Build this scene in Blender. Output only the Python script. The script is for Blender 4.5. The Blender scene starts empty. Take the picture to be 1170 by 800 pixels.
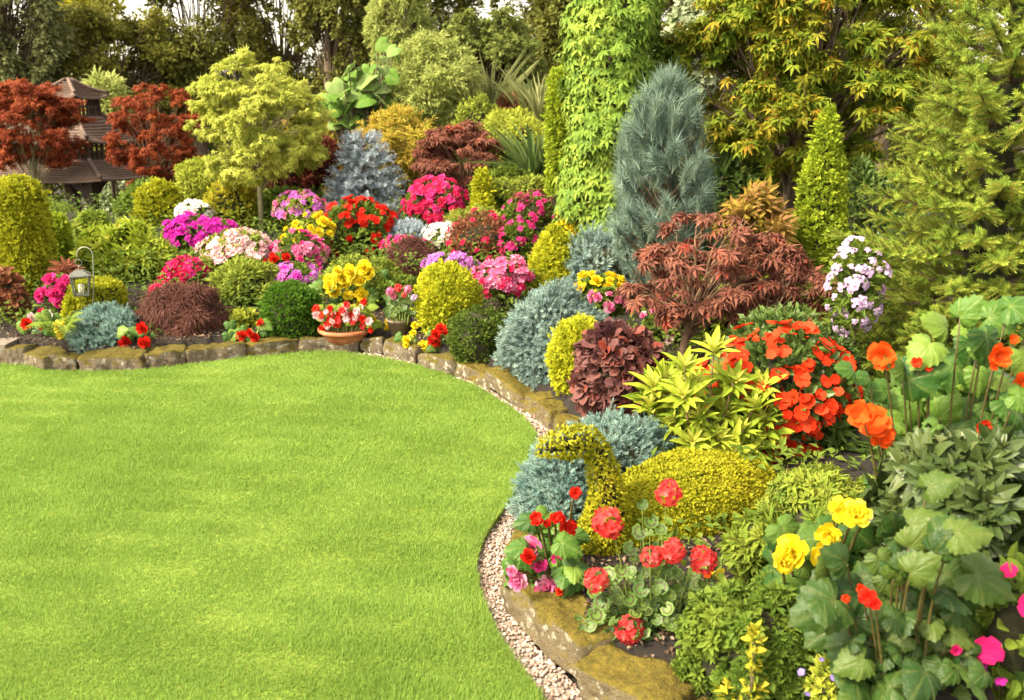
import bpy, math
import numpy as np
from mathutils import Matrix, Vector

# ------------------------------------------------------------------ camera, sky, sun, exposure
sc = bpy.context.scene
COL = sc.collection
F_PX, CX, CY = 1055.0, 585.0, 400.0          # focal length and centre in pixels of a 1170 x 800 frame
CAM_H, PITCH = 2.25, math.atan(290 / 1055)
cam_d = bpy.data.cameras.new('camera')
cam_d.sensor_width = 36.0
cam_d.lens = F_PX / 1170 * 36
cam_d.clip_start, cam_d.clip_end = 0.05, 2000
cam_d.dof.use_dof = True
cam_d.dof.focus_distance = 5.6
cam_d.dof.aperture_fstop = 3.2
cam = bpy.data.objects.new('camera', cam_d)
COL.objects.link(cam)
cam.location = (0, 0, CAM_H)
cam.rotation_euler = (math.pi / 2 - PITCH, 0, 0)
sc.camera = cam

SUN_DIR = Vector((-0.62, -0.30, 0.72)).normalized()     # towards the sun: behind the left shoulder
world = bpy.data.worlds.new('World')
sc.world = world
world.use_nodes = True
wn = world.node_tree
bg = wn.nodes['Background']
sky = wn.nodes.new('ShaderNodeTexSky')
sky.sky_type = 'NISHITA'
sky.sun_disc = False
sky.sun_elevation = math.asin(SUN_DIR.z)
sky.sun_rotation = math.atan2(SUN_DIR.x, SUN_DIR.y)
sky.air_density, sky.dust_density, sky.ozone_density = 1.0, 3.0, 0.6
hs = wn.nodes.new('ShaderNodeHueSaturation')             # thin bright overcast: most of the blue washed out
hs.inputs['Saturation'].default_value = 0.25
tint = wn.nodes.new('ShaderNodeMix'); tint.data_type = 'RGBA'; tint.blend_type = 'MULTIPLY'
tint.inputs[0].default_value = 1.0
tint.inputs[7].default_value = (1.0, 0.91, 0.74, 1)
wn.links.new(sky.outputs[0], hs.inputs['Color'])
wn.links.new(hs.outputs[0], tint.inputs[6])
wn.links.new(tint.outputs[2], bg.inputs['Color'])
bg.inputs['Strength'].default_value = 0.105
sun_d = bpy.data.lights.new('sun', 'SUN')
sun_d.energy = 1.5
sun_d.angle = math.radians(11)
sun_d.color = (1.0, 0.87, 0.62)
sun = bpy.data.objects.new('sun', sun_d)
COL.objects.link(sun)
sun.rotation_euler = SUN_DIR.to_track_quat('Z', 'Y').to_euler()
sc.view_settings.view_transform = 'Standard'
sc.view_settings.look = 'None'
sc.view_settings.exposure = 2.8
sc.view_settings.gamma = 1.0
cy = sc.cycles
cy.max_bounces, cy.diffuse_bounces, cy.glossy_bounces = 6, 4, 2
cy.transmission_bounces, cy.transparent_max_bounces = 4, 6
cy.use_denoising = True

# ------------------------------------------------------------------ pixels to places
CT, ST = math.cos(PITCH), math.sin(PITCH)

def at(px, py, D):
    """the point of the plane y = D seen at pixel (px, py)"""
    u, v = (px - CX) / F_PX, (CY - py) / F_PX
    t = D / (CT + v * ST)
    return np.array([u * t, D, CAM_H + t * (v * CT - ST)])

def on(px, py, z=0.0):
    """the point of the plane z seen at pixel (px, py)"""
    u, v = (px - CX) / F_PX, (CY - py) / F_PX
    t = (z - CAM_H) / (v * CT - ST)
    return np.array([u * t, t * (CT + v * ST), z])

def metres(npx, py, D):
    v = (CY - py) / F_PX
    return npx / F_PX * D / (CT + v * ST)

# ------------------------------------------------------------------ objects
def thing(name, label, cat, loc, group=None):
    o = bpy.data.objects.new(name, None)
    o.empty_display_size = 0.1
    COL.objects.link(o)
    o.location = [float(c) for c in loc]
    o['label'], o['category'] = label, cat
    if group: o['group'] = group
    return o

def tag(o, label=None, cat=None, group=None, kind=None):
    if label: o['label'] = label
    if cat: o['category'] = cat
    if group: o['group'] = group
    if kind: o['kind'] = kind
    return o

def mesh_data(name, V, T, mats, mi=None, a=None, b=None, smooth=False):
    V = np.asarray(V, np.float32); T = np.asarray(T, np.int32)
    me = bpy.data.meshes.new(name)
    nv, nf = len(V), len(T)
    me.vertices.add(nv); me.vertices.foreach_set('co', V.ravel())
    me.loops.add(nf * 3); me.loops.foreach_set('vertex_index', T.ravel())
    me.polygons.add(nf)
    me.polygons.foreach_set('loop_start', np.arange(0, nf * 3, 3, dtype=np.int32))
    if mi is not None: me.polygons.foreach_set('material_index', np.asarray(mi, np.int32))
    me.polygons.foreach_set('use_smooth', np.full(nf, bool(smooth)) if np.isscalar(smooth) else smooth)
    for m in (mats if isinstance(mats, (list, tuple)) else [mats]): me.materials.append(m)
    for nm, arr in (('a', a), ('b', b)):
        if arr is not None:
            at_ = me.attributes.new(nm, 'FLOAT', 'POINT')
            at_.data.foreach_set('value', np.asarray(arr, np.float32))
    me.update(calc_edges=True)
    return me

class MB:
    """collects triangles; build() links them as ONE mesh object"""
    def __init__(s): s.V, s.T, s.M, s.A, s.B, s.S, s.n = [], [], [], [], [], [], 0
    def add(s, V, T, mi=0, a=0.5, b=0.0, smooth=False):
        V = np.asarray(V, float).reshape(-1, 3); T = np.asarray(T, int).reshape(-1, 3)
        if len(V) == 0: return s
        s.V.append(V); s.T.append(T + s.n); s.n += len(V)
        s.M.append(np.full(len(T), mi)); s.S.append(np.full(len(T), smooth))
        s.A.append(np.broadcast_to(np.asarray(a, float), (len(V),)))
        s.B.append(np.broadcast_to(np.asarray(b, float), (len(V),)))
        return s
    def data(s, name, mats, off=(0, 0, 0)):
        return mesh_data(name, np.concatenate(s.V) - np.asarray(off, float), np.concatenate(s.T), mats,
                         np.concatenate(s.M), np.concatenate(s.A), np.concatenate(s.B), np.concatenate(s.S))
    def build(s, name, mats, parent=None):
        me = s.data(name, mats, tuple(parent.location) if parent and parent.parent is None else
                    (tuple(parent.parent.location) if parent else (0, 0, 0)))
        o = bpy.data.objects.new(name, me); COL.objects.link(o)
        if parent: o.parent = parent
        return o

def inst(name, me, parent, loc, R, s):
    o = bpy.data.objects.new(name, me); COL.objects.link(o)
    o.parent = parent
    M = Matrix([[R[0][0]*s, R[0][1]*s, R[0][2]*s, loc[0]-parent.location[0]],
                [R[1][0]*s, R[1][1]*s, R[1][2]*s, loc[1]-parent.location[1]],
                [R[2][0]*s, R[2][1]*s, R[2][2]*s, loc[2]-parent.location[2]], [0, 0, 0, 1]])
    o.matrix_basis = M
    return o

# ------------------------------------------------------------------ vectors
def nrm(v):
    v = np.asarray(v, float)
    return v / np.maximum(np.linalg.norm(v, axis=-1, keepdims=True), 1e-9)

def frames(D, N):
    X = nrm(D); Z = N - (N * X).sum(-1, keepdims=True) * X
    Z = nrm(Z + 1e-6); Y = np.cross(Z, X)
    return X, Y, Z

def scatter(mb, tm, P, D, N, S, a, mi=0, smooth=False):
    """copies of the template tm = (V, T, b) at P, pointing along D with their faces towards N"""
    V, T, b = tm
    X, Y, Z = frames(np.asarray(D, float), np.asarray(N, float))
    n, k = len(P), len(V)
    S = np.broadcast_to(np.asarray(S, float), (n,))
    W = P[:, None, :] + S[:, None, None] * (V[None, :, 0:1] * X[:, None] + V[None, :, 1:2] * Y[:, None] + V[None, :, 2:3] * Z[:, None])
    TT = (T[None] + (np.arange(n) * k)[:, None, None]).reshape(-1, 3)
    mb.add(W.reshape(-1, 3), TT, mi, np.repeat(np.broadcast_to(a, (n,)), k), np.tile(b, n), smooth)

def rsph(rng, n):
    return nrm(rng.normal(size=(n, 3)))

def wob(P, f, seed):
    """smooth pseudo-random field, about -1..1"""
    r = np.random.default_rng(seed); s = 0
    for k in range(5):
        d = rsph(r, 1)[0] * f * r.uniform(.6, 1.7)
        s = s + np.sin(P @ d + r.uniform(0, 6.28))
    return s / 2.6

# ------------------------------------------------------------------ solid shapes
def tube(mb, path, rad, k=7, mi=0, a=.5, smooth=True, caps=True):
    path = np.asarray(path, float); n = len(path)
    rad = np.broadcast_to(np.asarray(rad, float), (n,))
    tan = nrm(np.gradient(path, axis=0))
    ref = np.array([0, 0, 1.]) if abs(tan[0][2]) < .9 else np.array([1., 0, 0])
    V = []
    for i in range(n):
        x = nrm(np.cross(tan[i], ref)); y = np.cross(tan[i], x); ref = np.cross(x, tan[i])
        ang = np.arange(k) / k * 2 * math.pi
        V.append(path[i] + rad[i] * (np.cos(ang)[:, None] * x + np.sin(ang)[:, None] * y))
    V = np.concatenate(V); T = []
    for i in range(n - 1):
        for j in range(k):
            p, q = i * k + j, i * k + (j + 1) % k
            T += [(p, p + k, q), (q, p + k, q + k)]
    if caps:
        V = np.concatenate([V, path[:1], path[-1:]])
        for j in range(k):
            T += [(n * k, j, (j + 1) % k), (n * k + 1, (n - 1) * k + (j + 1) % k, (n - 1) * k + j)]
    mb.add(V, T, mi, a, 0, smooth)

def bez(p0, p1, p2, n=8):
    t = np.linspace(0, 1, n)[:, None]
    return (1 - t) ** 2 * np.asarray(p0) + 2 * t * (1 - t) * np.asarray(p1) + t ** 2 * np.asarray(p2)

BOXT = [(0,2,1),(1,2,3),(4,5,6),(5,7,6),(0,1,4),(1,5,4),(2,6,3),(3,6,7),(0,4,2),(2,4,6),(1,3,5),(3,7,5)]
def box(mb, c, s, R=None, mi=0, a=.5):
    V = np.array([(x, y, z) for x in (-.5, .5) for y in (-.5, .5) for z in (-.5, .5)]) * np.asarray(s, float)
    if R is not None: V = V @ np.asarray(R).T
    mb.add(V + np.asarray(c, float), BOXT, mi, a)

def bar(mb, p, q, w, h, mi=0, a=.5):
    p, q = np.asarray(p, float), np.asarray(q, float); d = q - p; L = np.linalg.norm(d); x = d / L
    ref = np.array([0, 0, 1.]) if abs(x[2]) < .95 else np.array([0, 1., 0])
    y = nrm(np.cross(ref, x)); z = np.cross(x, y)
    box(mb, (p + q) / 2, (L, w, h), np.stack([x, y, z], 1), mi, a)

def lathe(mb, c, prof, k=28, mi=0, a=.5):
    prof = np.asarray(prof, float); n = len(prof); ang = np.arange(k) / k * 2 * math.pi
    V = np.stack([np.outer(prof[:, 0], np.cos(ang)), np.outer(prof[:, 0], np.sin(ang)), np.repeat(prof[:, 1][:, None], k, 1)], -1).reshape(-1, 3)
    T = []
    for i in range(n - 1):
        for j in range(k):
            p, q = i * k + j, i * k + (j + 1) % k
            T += [(p, q, p + k), (q, q + k, p + k)]
    mb.add(V + np.asarray(c, float), T, mi, a, 0, True)

def ico(sub=1):
    t = (1 + 5 ** .5) / 2
    V = [(-1,t,0),(1,t,0),(-1,-t,0),(1,-t,0),(0,-1,t),(0,1,t),(0,-1,-t),(0,1,-t),(t,0,-1),(t,0,1),(-t,0,-1),(-t,0,1)]
    F = [(0,11,5),(0,5,1),(0,1,7),(0,7,10),(0,10,11),(1,5,9),(5,11,4),(11,10,2),(10,7,6),(7,1,8),(3,9,4),(3,4,2),(3,2,6),(3,6,8),(3,8,9),(4,9,5),(2,4,11),(6,2,10),(8,6,7),(9,8,1)]
    V = [np.array(v) / np.linalg.norm(v) for v in V]
    for _ in range(sub):
        c = {}; G = []
        def mid(i, j):
            k_ = (min(i, j), max(i, j))
            if k_ not in c:
                V.append(nrm(V[i] + V[j])); c[k_] = len(V) - 1
            return c[k_]
        for (p, q, r) in F:
            x, y, z = mid(p, q), mid(q, r), mid(r, p)
            G += [(p, x, z), (q, y, x), (r, z, y), (x, y, z)]
        F = G
    return np.array(V), np.array(F)
ICO0, ICO1, ICO2 = ico(0), ico(1), ico(2)
def ball(mb, c, r, mi=0, a=.5, g=None, smooth=True):
    V, T = g or ICO1
    mb.add(V * np.asarray(r, float) + np.asarray(c, float), T, mi, a, 0, smooth)

# ------------------------------------------------------------------ leaf, needle and flower templates
def tmpl(V, T, b=None):
    V = np.array(V, float); return V, np.array(T, int), (np.zeros(len(V)) if b is None else np.array(b, float))

def join(parts):
    V, T, B, n = [], [], [], 0
    for v, t, b in parts:
        V.append(v); T.append(t + n); B.append(b); n += len(v)
    return np.concatenate(V), np.concatenate(T), np.concatenate(B)

def place(tm, loc=(0, 0, 0), D=(1, 0, 0), N=(0, 0, 1), s=1.0, b=None):
    X, Y, Z = frames(np.array([D], float), np.array([N], float))
    V = np.asarray(loc) + s * (tm[0][:, 0:1] * X + tm[0][:, 1:2] * Y + tm[0][:, 2:3] * Z)
    return V, tm[1], tm[2] if b is None else np.full(len(V), float(b))

def outline(st, fold=.12, curl=.15, x0=0.0):
    """a leaf from stations (x, half width): midrib and two halves"""
    V, T, B = [], [], []
    for x, w in st:
        z = -curl * x * x
        V += [(x0 + x, w, z + fold * w * 1.5), (x0 + x, 0, z), (x0 + x, -w, z + fold * w * 1.5)]; B += [1, 0, 1]
    for i in range(len(st) - 1):
        p = i * 3
        for q in (0, 1):
            T += [(p + q, p + q + 1, p + q + 3), (p + q + 1, p + q + 4, p + q + 3)]
    return tmpl(V, T, B)

LEAF2 = tmpl([(0,0,0),(.45,.26,.06),(.45,-.26,.06),(1,0,-.12)], [(0,2,1),(1,2,3)], [0,.6,.6,1])
LEAF4 = tmpl([(0,0,0),(.42,.25,.09),(.42,-.25,.09),(1,0,-.14),(.45,0,0)], [(0,4,1),(0,2,4),(4,3,1),(4,2,3)], [0,1,1,1,0])
OVAL = outline([(0,.02),(.2,.2),(.5,.3),(.8,.2),(1,.02)], .2, .18)
LANCE = outline([(0,.02),(.25,.1),(.55,.14),(.85,.07),(1,.01)], .3, .3)
ELLIP = outline([(0,.02),(.22,.11),(.55,.19),(.85,.11),(1,.02)], .25, .28)
SWORD = outline([(0,.03),(.3,.035),(.65,.03),(1,.002)], .6, .35)
ROUND = outline([(0,.04),(.18,.3),(.5,.42),(.82,.3),(1,.03)], .12, .12)
BLADE = tmpl([(0,.06,0),(0,-.06,0),(1,0,-.15)], [(0,1,2)], [0, 0, 1])

def palm(n, w, spread, droop, inner=.12):
    V, T, B = [(0, 0, 0)], [], [0]
    for k in range(n):
        t = (k / (n - 1) - .5) * spread
        L = 1 - .35 * abs(k / (n - 1) - .5) * 2
        c, s = math.cos(t), math.sin(t); i = len(V)
        V += [(c*L*.5 - s*w, s*L*.5 + c*w, .04 - droop * .2), (c*L*.5 + s*w, s*L*.5 - c*w, .04 - droop * .2), (c * L, s * L, -droop)]
        B += [.6, .6, 1]
        T += [(0, i + 1, i), (i, i + 1, i + 2)]
    return tmpl(V, T, B)
PALM5 = palm(5, .13, 3.4, .3)
PALM7 = palm(7, .075, 4.0, .38)
PALMBIG = palm(5, .16, 3.6, .22)
THREAD = palm(5, .035, 2.6, .5)

def spray(seed, n=7):
    r = np.random.default_rng(seed); ps = []
    for k in range(n):
        x = k / n * .7; t = (.5 if k % 2 else -.5) * r.uniform(.7, 1.5) if k < n - 1 else 0
        ps.append(place(LEAF2, (x, 0, r.uniform(-.05, .05)), (math.cos(t), math.sin(t), r.uniform(-.2, .3)), (0, r.normal() * .5, 1), r.uniform(.35, .5)))
    V, T, B = join(ps); return V, T, V[:, 0].clip(0, 1)
SPRAY = [spray(k) for k in range(3)]

def shoot(n, ln, w, seed, fw=.7, stem=.02):
    """a conifer shoot along x with needles all round; b = 1 on the bare stem"""
    r = np.random.default_rng(seed); V, T, B = [], [], []
    for k in range(3):
        t = k * 2.094
        V += [(0, stem * math.cos(t), stem * math.sin(t)), (.95, stem * .5 * math.cos(t), stem * .5 * math.sin(t))]
    B += [1] * 6
    for k in range(3):
        p, q = 2 * k, 2 * ((k + 1) % 3); T += [(p, q, p + 1), (q, q + 1, p + 1)]
    for i in range(n):
        x = (i + r.uniform(0, 1)) / n; t = i * 2.4 + r.uniform(-.4, .4)
        o = np.array([0, math.cos(t), math.sin(t)]); d = nrm(np.array([fw, 0, 0]) + o * r.uniform(.7, 1.1))
        if x > .9: d = nrm(d + np.array([1.2, 0, 0]))
        side = nrm(np.cross(d, o + .001)) * w; b0 = np.array([x * .95, 0, 0]) + o * stem
        j = len(V); L = ln * r.uniform(.75, 1.1)
        V += [tuple(b0 + side), tuple(b0 - side), tuple(b0 + d * L)]; B += [0, 0, 0]
        T += [(j, j + 1, j + 2)]
    return tmpl(V, T, B)
SPRUCE = [shoot(40, .19, .026, k, .6) for k in range(3)]
SPRUCEFAR = [shoot(20, .26, .035, 10 + k, .6, .03) for k in range(3)]
TUFT = [shoot(30, .75, .019, 20 + k, 1.0, .02) for k in range(3)]
JUNI = [shoot(24, .30, .04, 30 + k, 1.0, .03) for k in range(3)]

def petal(L, w, cup, n=4, ruff=0, seed=0):
    r = np.random.default_rng(seed); V, T, B = [], [], []
    for i in range(n):
        x = i / (n - 1); hw = w * math.sin(min(1, .12 + x * .95) * math.pi * .78) ** .8
        z = cup * x * x + ruff * r.uniform(-1, 1) * x
        V += [(x * L, hw, z + ruff * r.uniform(-1, 1) * x), (x * L * 1.04, 0, z), (x * L, -hw, z + ruff * r.uniform(-1, 1) * x)]; B += [x] * 3
    for i in range(n - 1):
        p = i * 3
        for q in (0, 1): T += [(p + q, p + q + 1, p + q + 3), (p + q + 1, p + q + 4, p + q + 3)]
    return tmpl(V, T, B)

def floret(seed, np_=5, w=.34, cup=.12, n=3):
    """an open flower facing +z"""
    r = np.random.default_rng(seed); ps = []
    for k in range(np_):
        t = k / np_ * 6.283 + r.uniform(-.12, .12)
        c, s = math.cos(t), math.sin(t)
        ps.append(place(petal(r.uniform(.9, 1.05), w, cup * r.uniform(.3, 1.6), n, .04, seed + k), (0, 0, .0), (c, s, .15), (-c * .15, -s * .15, 1), 1))
    return join(ps)

def faced(tm, P, N, s, spin):
    N = nrm(N); ref = np.array([math.cos(spin), math.sin(spin), .31])
    D = ref - N * (ref @ N)
    return place(tm, P, D, N, s)

def truss(seed, nf=5, spread=.75, fs=.5, w=.36, cup=.25, np_=5):
    """several florets in a domed cluster facing +z, about one unit across each way"""
    r = np.random.default_rng(seed); ps = []
    for k in range(nf):
        t = k * 2.4 + r.uniform(-.3, .3); rad = spread * math.sqrt((k + .3) / nf)
        N = np.array([math.cos(t) * rad * .9, math.sin(t) * rad * .9, 1]); P = np.array([math.cos(t) * rad, math.sin(t) * rad, -.35 * rad * rad + r.uniform(-.06, .06)])
        ps.append(faced(floret(seed * 50 + k, np_, w, cup), P, N, fs * r.uniform(.85, 1.15), r.uniform(0, 6.28)))
    return join(ps)

def double_bloom(seed, rows=4, ruff=.10):
    """a many-petalled begonia bloom facing +z"""
    r = np.random.default_rng(seed); ps = []
    for j in range(rows):
        m = 6 - j // 2; el = .15 + j * .36
        for k in range(m):
            t = (k + .5 * (j % 2)) / m * 6.283 + r.uniform(-.25, .25); e = el + r.uniform(-.15, .15)
            c, s = math.cos(t), math.sin(t)
            D = np.array([c * math.cos(e), s * math.cos(e), math.sin(e)]); N = np.array([-c * math.sin(e), -s * math.sin(e), math.cos(e)])
            ps.append(place(petal(1 - .16 * j, .42 - .05 * j, .22, 4, ruff, seed * 90 + j * 9 + k), (0, 0, .08 * j), D, N, 1))
    return join(ps)

def globe_head(seed, nf=26, w=.4):
    """a pelargonium head: a ball of small five-petalled florets on short stalks"""
    r = np.random.default_rng(seed); ps = []
    i = np.arange(nf) + .5; ph = np.arccos(1 - 1.45 * i / nf); th = 2.399963 * i
    for k in range(nf):
        N = np.array([math.sin(ph[k]) * math.cos(th[k]), math.sin(ph[k]) * math.sin(th[k]), math.cos(ph[k])]); N = nrm(N + r.normal(size=3) * .12)
        ps.append(faced(floret(seed * 70 + k, 5, w, .15), N * r.uniform(.72, .95) * np.array([1, 1, .8]), N, .36 * r.uniform(.85, 1.15), r.uniform(0, 6.28)))
    return join(ps)

def wavy_leaf(K=42, lobes=7, teeth=.06, heart=.35, cup=.15, seed=0, pt=.35):
    """a broad begonia or pelargonium leaf: attached at the origin, tip towards +x; b = vein pattern"""
    r = np.random.default_rng(seed); V, T, B = [(0, 0, 0)], [], [1]
    rings = (.22, .45, .68, .86, 1.0)
    for q in rings:
        for k in range(K):
            t = (k / K - .5) * 2 * math.pi
            R = .62 + .10 * math.cos(t) - heart * max(0, -math.cos(t)) ** 6
            R += pt * max(0, math.cos(t)) ** 7 * .6
            R *= 1 + (teeth * (1 if k % 2 else -1) if q == 1.0 else 0) * r.uniform(.5, 1.3) + .05 * math.cos(lobes * t) * q
            z = cup * (q ** 2) * -.6 + .022 * q * math.cos(lobes * t) + .16 * abs(math.sin(t)) * q + (r.uniform(-.035, .035) if q > .8 else 0)
            V.append((R * q * math.cos(t), R * q * math.sin(t), z)); B.append(max(0, math.cos(lobes * t)) ** 14 * (1 - .5 * q))
    for k in range(K): T.append((0, 1 + k, 1 + (k + 1) % K))
    for j in range(len(rings) - 1):
        for k in range(K):
            p, q = 1 + j * K + k, 1 + j * K + (k + 1) % K
            T += [(p, p + K, q), (q, p + K, q + K)]
    return tmpl(V, T, B)
BEGLEAF = [wavy_leaf(42, 7, .065, .38, .55, k, .5) for k in range(3)]
SMOOTHBIG = [wavy_leaf(18, 5, .01, .30, .35, 7 + k, .35) for k in range(2)]

def geranium_leaf(seed):
    r = np.random.default_rng(seed); K = 24; V, T, B = [(0, 0, 0)], [], [0]
    for q in (.3, .55, .75, 1.0):
        for k in range(K):
            t = (k / K - .5) * 2 * math.pi
            R = .5 * (1 - .75 * max(0, -math.cos(t)) ** 14) * (1 + .06 * math.cos(8 * t) * q)
            V.append((R * q * math.cos(t), R * q * math.sin(t), .18 * q ** 2 * .5 + .03 * q * math.cos(8 * t))); B.append(q)
    for k in range(K): T.append((0, 1 + k, 1 + (k + 1) % K))
    for j in range(3):
        for k in range(K):
            p, q = 1 + j * K + k, 1 + j * K + (k + 1) % K
            T += [(p, p + K, q), (q, p + K, q + K)]
    return tmpl(V, T, B)
GERLEAF = [geranium_leaf(k) for k in range(2)]

def whorl(n, leaf, el=.45, seed=0, up=4):
    """leaves in a rosette round a shoot tip that points to +x"""
    r = np.random.default_rng(seed); ps = []
    for k in range(n + up):
        t = k * 2.4; e = (el if k < n else 1.15) + r.uniform(-.15, .15)
        o = np.array([0, math.cos(t), math.sin(t)]); D = o * math.cos(e) + np.array([math.sin(e), 0, 0]); N = np.array([1, 0, 0]) * math.cos(e) - o * math.sin(e)
        p = place(leaf, (-.35 * (1 - k / (n + up)), 0, 0), D, N, r.uniform(.8, 1.1) * (1 if k < n else .6)); ps.append((p[0], p[1], np.full(len(p[0]), 0. if k < n else 1.)))
    return join(ps)
WHORL = [whorl(9, LANCE, .35, k) for k in range(3)]
WHORLWIDE = [whorl(8, ELLIP, .62, 40 + k, 4) for k in range(3)]
WHORLUP = [whorl(10, LANCE, .75, 5 + k, 6) for k in range(3)]
# ------------------------------------------------------------------ materials
def new_mat(name):
    m = bpy.data.materials.new(name); m.use_nodes = True
    nt = m.node_tree; p = nt.nodes['Principled BSDF']
    return m, nt, p

def ramp(nt, cols, fac):
    r = nt.nodes.new('ShaderNodeValToRGB'); e = r.color_ramp.elements
    while len(e) < len(cols): e.new(.5)
    for i, c in enumerate(cols):
        e[i].position = i / max(1, len(cols) - 1); e[i].color = (*c, 1)
    nt.links.new(fac, r.inputs[0]); return r.outputs[0]

def attr(nt, n):
    x = nt.nodes.new('ShaderNodeAttribute'); x.attribute_name = n; return x.outputs['Fac']

def mixc(nt, fac, c1, c2, mode='MIX'):
    x = nt.nodes.new('ShaderNodeMix'); x.data_type = 'RGBA'; x.blend_type = mode
    for i, v in ((0, fac), (6, c1), (7, c2)):
        if hasattr(v, 'links'): nt.links.new(v, x.inputs[i])
        elif i == 0: x.inputs[0].default_value = v
        else: x.inputs[i].default_value = (*v, 1)
    return x.outputs[2]

def noise(nt, scale, detail=4, coord='Object', rough=.6):
    tc = nt.nodes.new('ShaderNodeTexCoord'); n = nt.nodes.new('ShaderNodeTexNoise')
    n.inputs['Scale'].default_value = scale; n.inputs['Detail'].default_value = detail; n.inputs['Roughness'].default_value = rough
    nt.links.new(tc.outputs[coord], n.inputs['Vector']); return n.outputs['Fac']

def math_(nt, op, x, y=0., z=None):
    m = nt.nodes.new('ShaderNodeMath'); m.operation = op
    for i, v in enumerate((x, y) if z is None else (x, y, z)):
        if hasattr(v, 'links'): nt.links.new(v, m.inputs[i])
        else: m.inputs[i].default_value = v
    return m.outputs[0]

def leafmat(name, cols, other=None, k=1.0, trans=.35, rough=.55, spec=.08, mott=.0):
    """a leaf or petal: colour by the piece's own number a, second colour along b, light coming through"""
    m, nt, p = new_mat(name)
    c = ramp(nt, cols, attr(nt, 'a'))
    if other is not None:
        f = math_(nt, 'MULTIPLY', attr(nt, 'b'), k); c = mixc(nt, f, c, other)
    if mott:
        f = noise(nt, mott, 3); c = mixc(nt, math_(nt, 'MULTIPLY', f, .55), c, mixc(nt, 1., c, (1.12, 1.08, .8), 'MULTIPLY'))
    nt.links.new(c, p.inputs['Base Color'])
    p.inputs['Roughness'].default_value = rough; p.inputs['Specular IOR Level'].default_value = spec
    if mott:
        bp = nt.nodes.new('ShaderNodeBump'); bp.inputs['Strength'].default_value = .6; bp.inputs['Distance'].default_value = .008
        nt.links.new(math_(nt, 'SUBTRACT', noise(nt, mott * 2.2, 4), math_(nt, 'MULTIPLY', attr(nt, 'b'), .5)), bp.inputs['Height']); nt.links.new(bp.outputs[0], p.inputs['Normal'])
    t = nt.nodes.new('ShaderNodeBsdfTranslucent'); nt.links.new(c, t.inputs['Color'])
    s = nt.nodes.new('ShaderNodeMixShader'); s.inputs[0].default_value = trans
    nt.links.new(p.outputs[0], s.inputs[1]); nt.links.new(t.outputs[0], s.inputs[2])
    nt.links.new(s.outputs[0], nt.nodes['Material Output'].inputs['Surface'])
    return m

def solid(name, cols, scale=12., rough=.7, bump=.0, metal=0., spec=.3, bscale=None):
    m, nt, p = new_mat(name)
    f = noise(nt, scale, 6)
    x = nt.nodes.new('ShaderNodeMapRange'); x.inputs[1].default_value, x.inputs[2].default_value = .3, .7
    nt.links.new(f, x.inputs[0])
    nt.links.new(ramp(nt, cols, x.outputs[0]), p.inputs['Base Color'])
    p.inputs['Roughness'].default_value = rough; p.inputs['Metallic'].default_value = metal; p.inputs['Specular IOR Level'].default_value = spec
    if bump:
        b = nt.nodes.new('ShaderNodeBump'); b.inputs['Strength'].default_value = bump; b.inputs['Distance'].default_value = .02
        nt.links.new(noise(nt, bscale or scale * 3, 6), b.inputs['Height']); nt.links.new(b.outputs[0], p.inputs['Normal'])
    return m

M = {}
# foliage: the leaves' own base colours; the far tree top has sunlight painted in
def L(n, *cols, **k): M[n] = leafmat(n, cols, **k)
L('grass', (.125,.228,.036), (.178,.298,.050), (.245,.36,.072), other=(.285,.38,.08), k=.5, trans=.4, rough=.6)
L('yew_gold', (.12,.15,.010), (.24,.265,.015), (.38,.37,.020), other=(.46,.44,.03), k=.45)
L('thuja_gold', (.16,.21,.010), (.32,.35,.016), (.48,.46,.024), other=(.56,.53,.04), k=.4)
L('thuja_lime', (.09,.16,.012), (.19,.28,.020), (.32,.39,.028), other=(.42,.46,.04), k=.4)
L('topiary', (.11,.14,.008), (.21,.23,.012), (.34,.33,.016), (.16,.12,.012), other=(.44,.38,.02), k=.35)
L('box_green', (.030,.085,.010), (.055,.13,.012), (.09,.18,.018), other=(.12,.22,.02), k=.3)
L('box_dark', (.035,.060,.012), (.06,.10,.016), (.11,.15,.022), other=(.14,.18,.03), k=.3)
L('leaf_mid', (.045,.085,.014), (.085,.14,.018), (.15,.20,.026), other=(.2,.24,.04), k=.3)
L('leaf_light', (.10,.16,.022), (.18,.24,.03), (.28,.31,.04), other=(.36,.36,.07), k=.35)
L('leaf_fresh', (.13,.20,.018), (.24,.31,.026), (.36,.39,.04), other=(.52,.47,.09), k=.5)
L('leaf_gold', (.20,.26,.022), (.35,.39,.05), (.52,.52,.12), other=(.6,.58,.17), k=.3, trans=.45)
L('leaf_amber', (.20,.16,.014), (.34,.25,.02), (.42,.24,.03), (.28,.28,.03), trans=.4)
L('leaf_glossy', (.035,.075,.014), (.06,.11,.02), (.10,.15,.028), other=(.17,.22,.05), k=.3, rough=.38, spec=.3)
L('rhodo_dark', (.018,.036,.009), (.032,.055,.013), (.060,.085,.022), (.11,.125,.040), other=(.08,.10,.03), k=.3, trans=.15, rough=.42, spec=.28)
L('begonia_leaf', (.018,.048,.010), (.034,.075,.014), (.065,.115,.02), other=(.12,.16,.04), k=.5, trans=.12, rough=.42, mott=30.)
L('begonia_mid', (.020,.062,.010), (.036,.090,.014), (.065,.13,.018), (.105,.165,.022), other=(.17,.22,.05), k=.45, trans=.12, rough=.4, spec=.2, mott=30.)  # mid-green begonia leaf with paler veins
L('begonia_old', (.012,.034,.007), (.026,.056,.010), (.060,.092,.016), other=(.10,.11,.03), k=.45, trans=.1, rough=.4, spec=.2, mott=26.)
L('big_leaf', (.07,.15,.02), (.12,.21,.035), (.19,.26,.09), other=(.26,.31,.10), k=.3, trans=.25)
M['geranium_leaf'] = None
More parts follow.
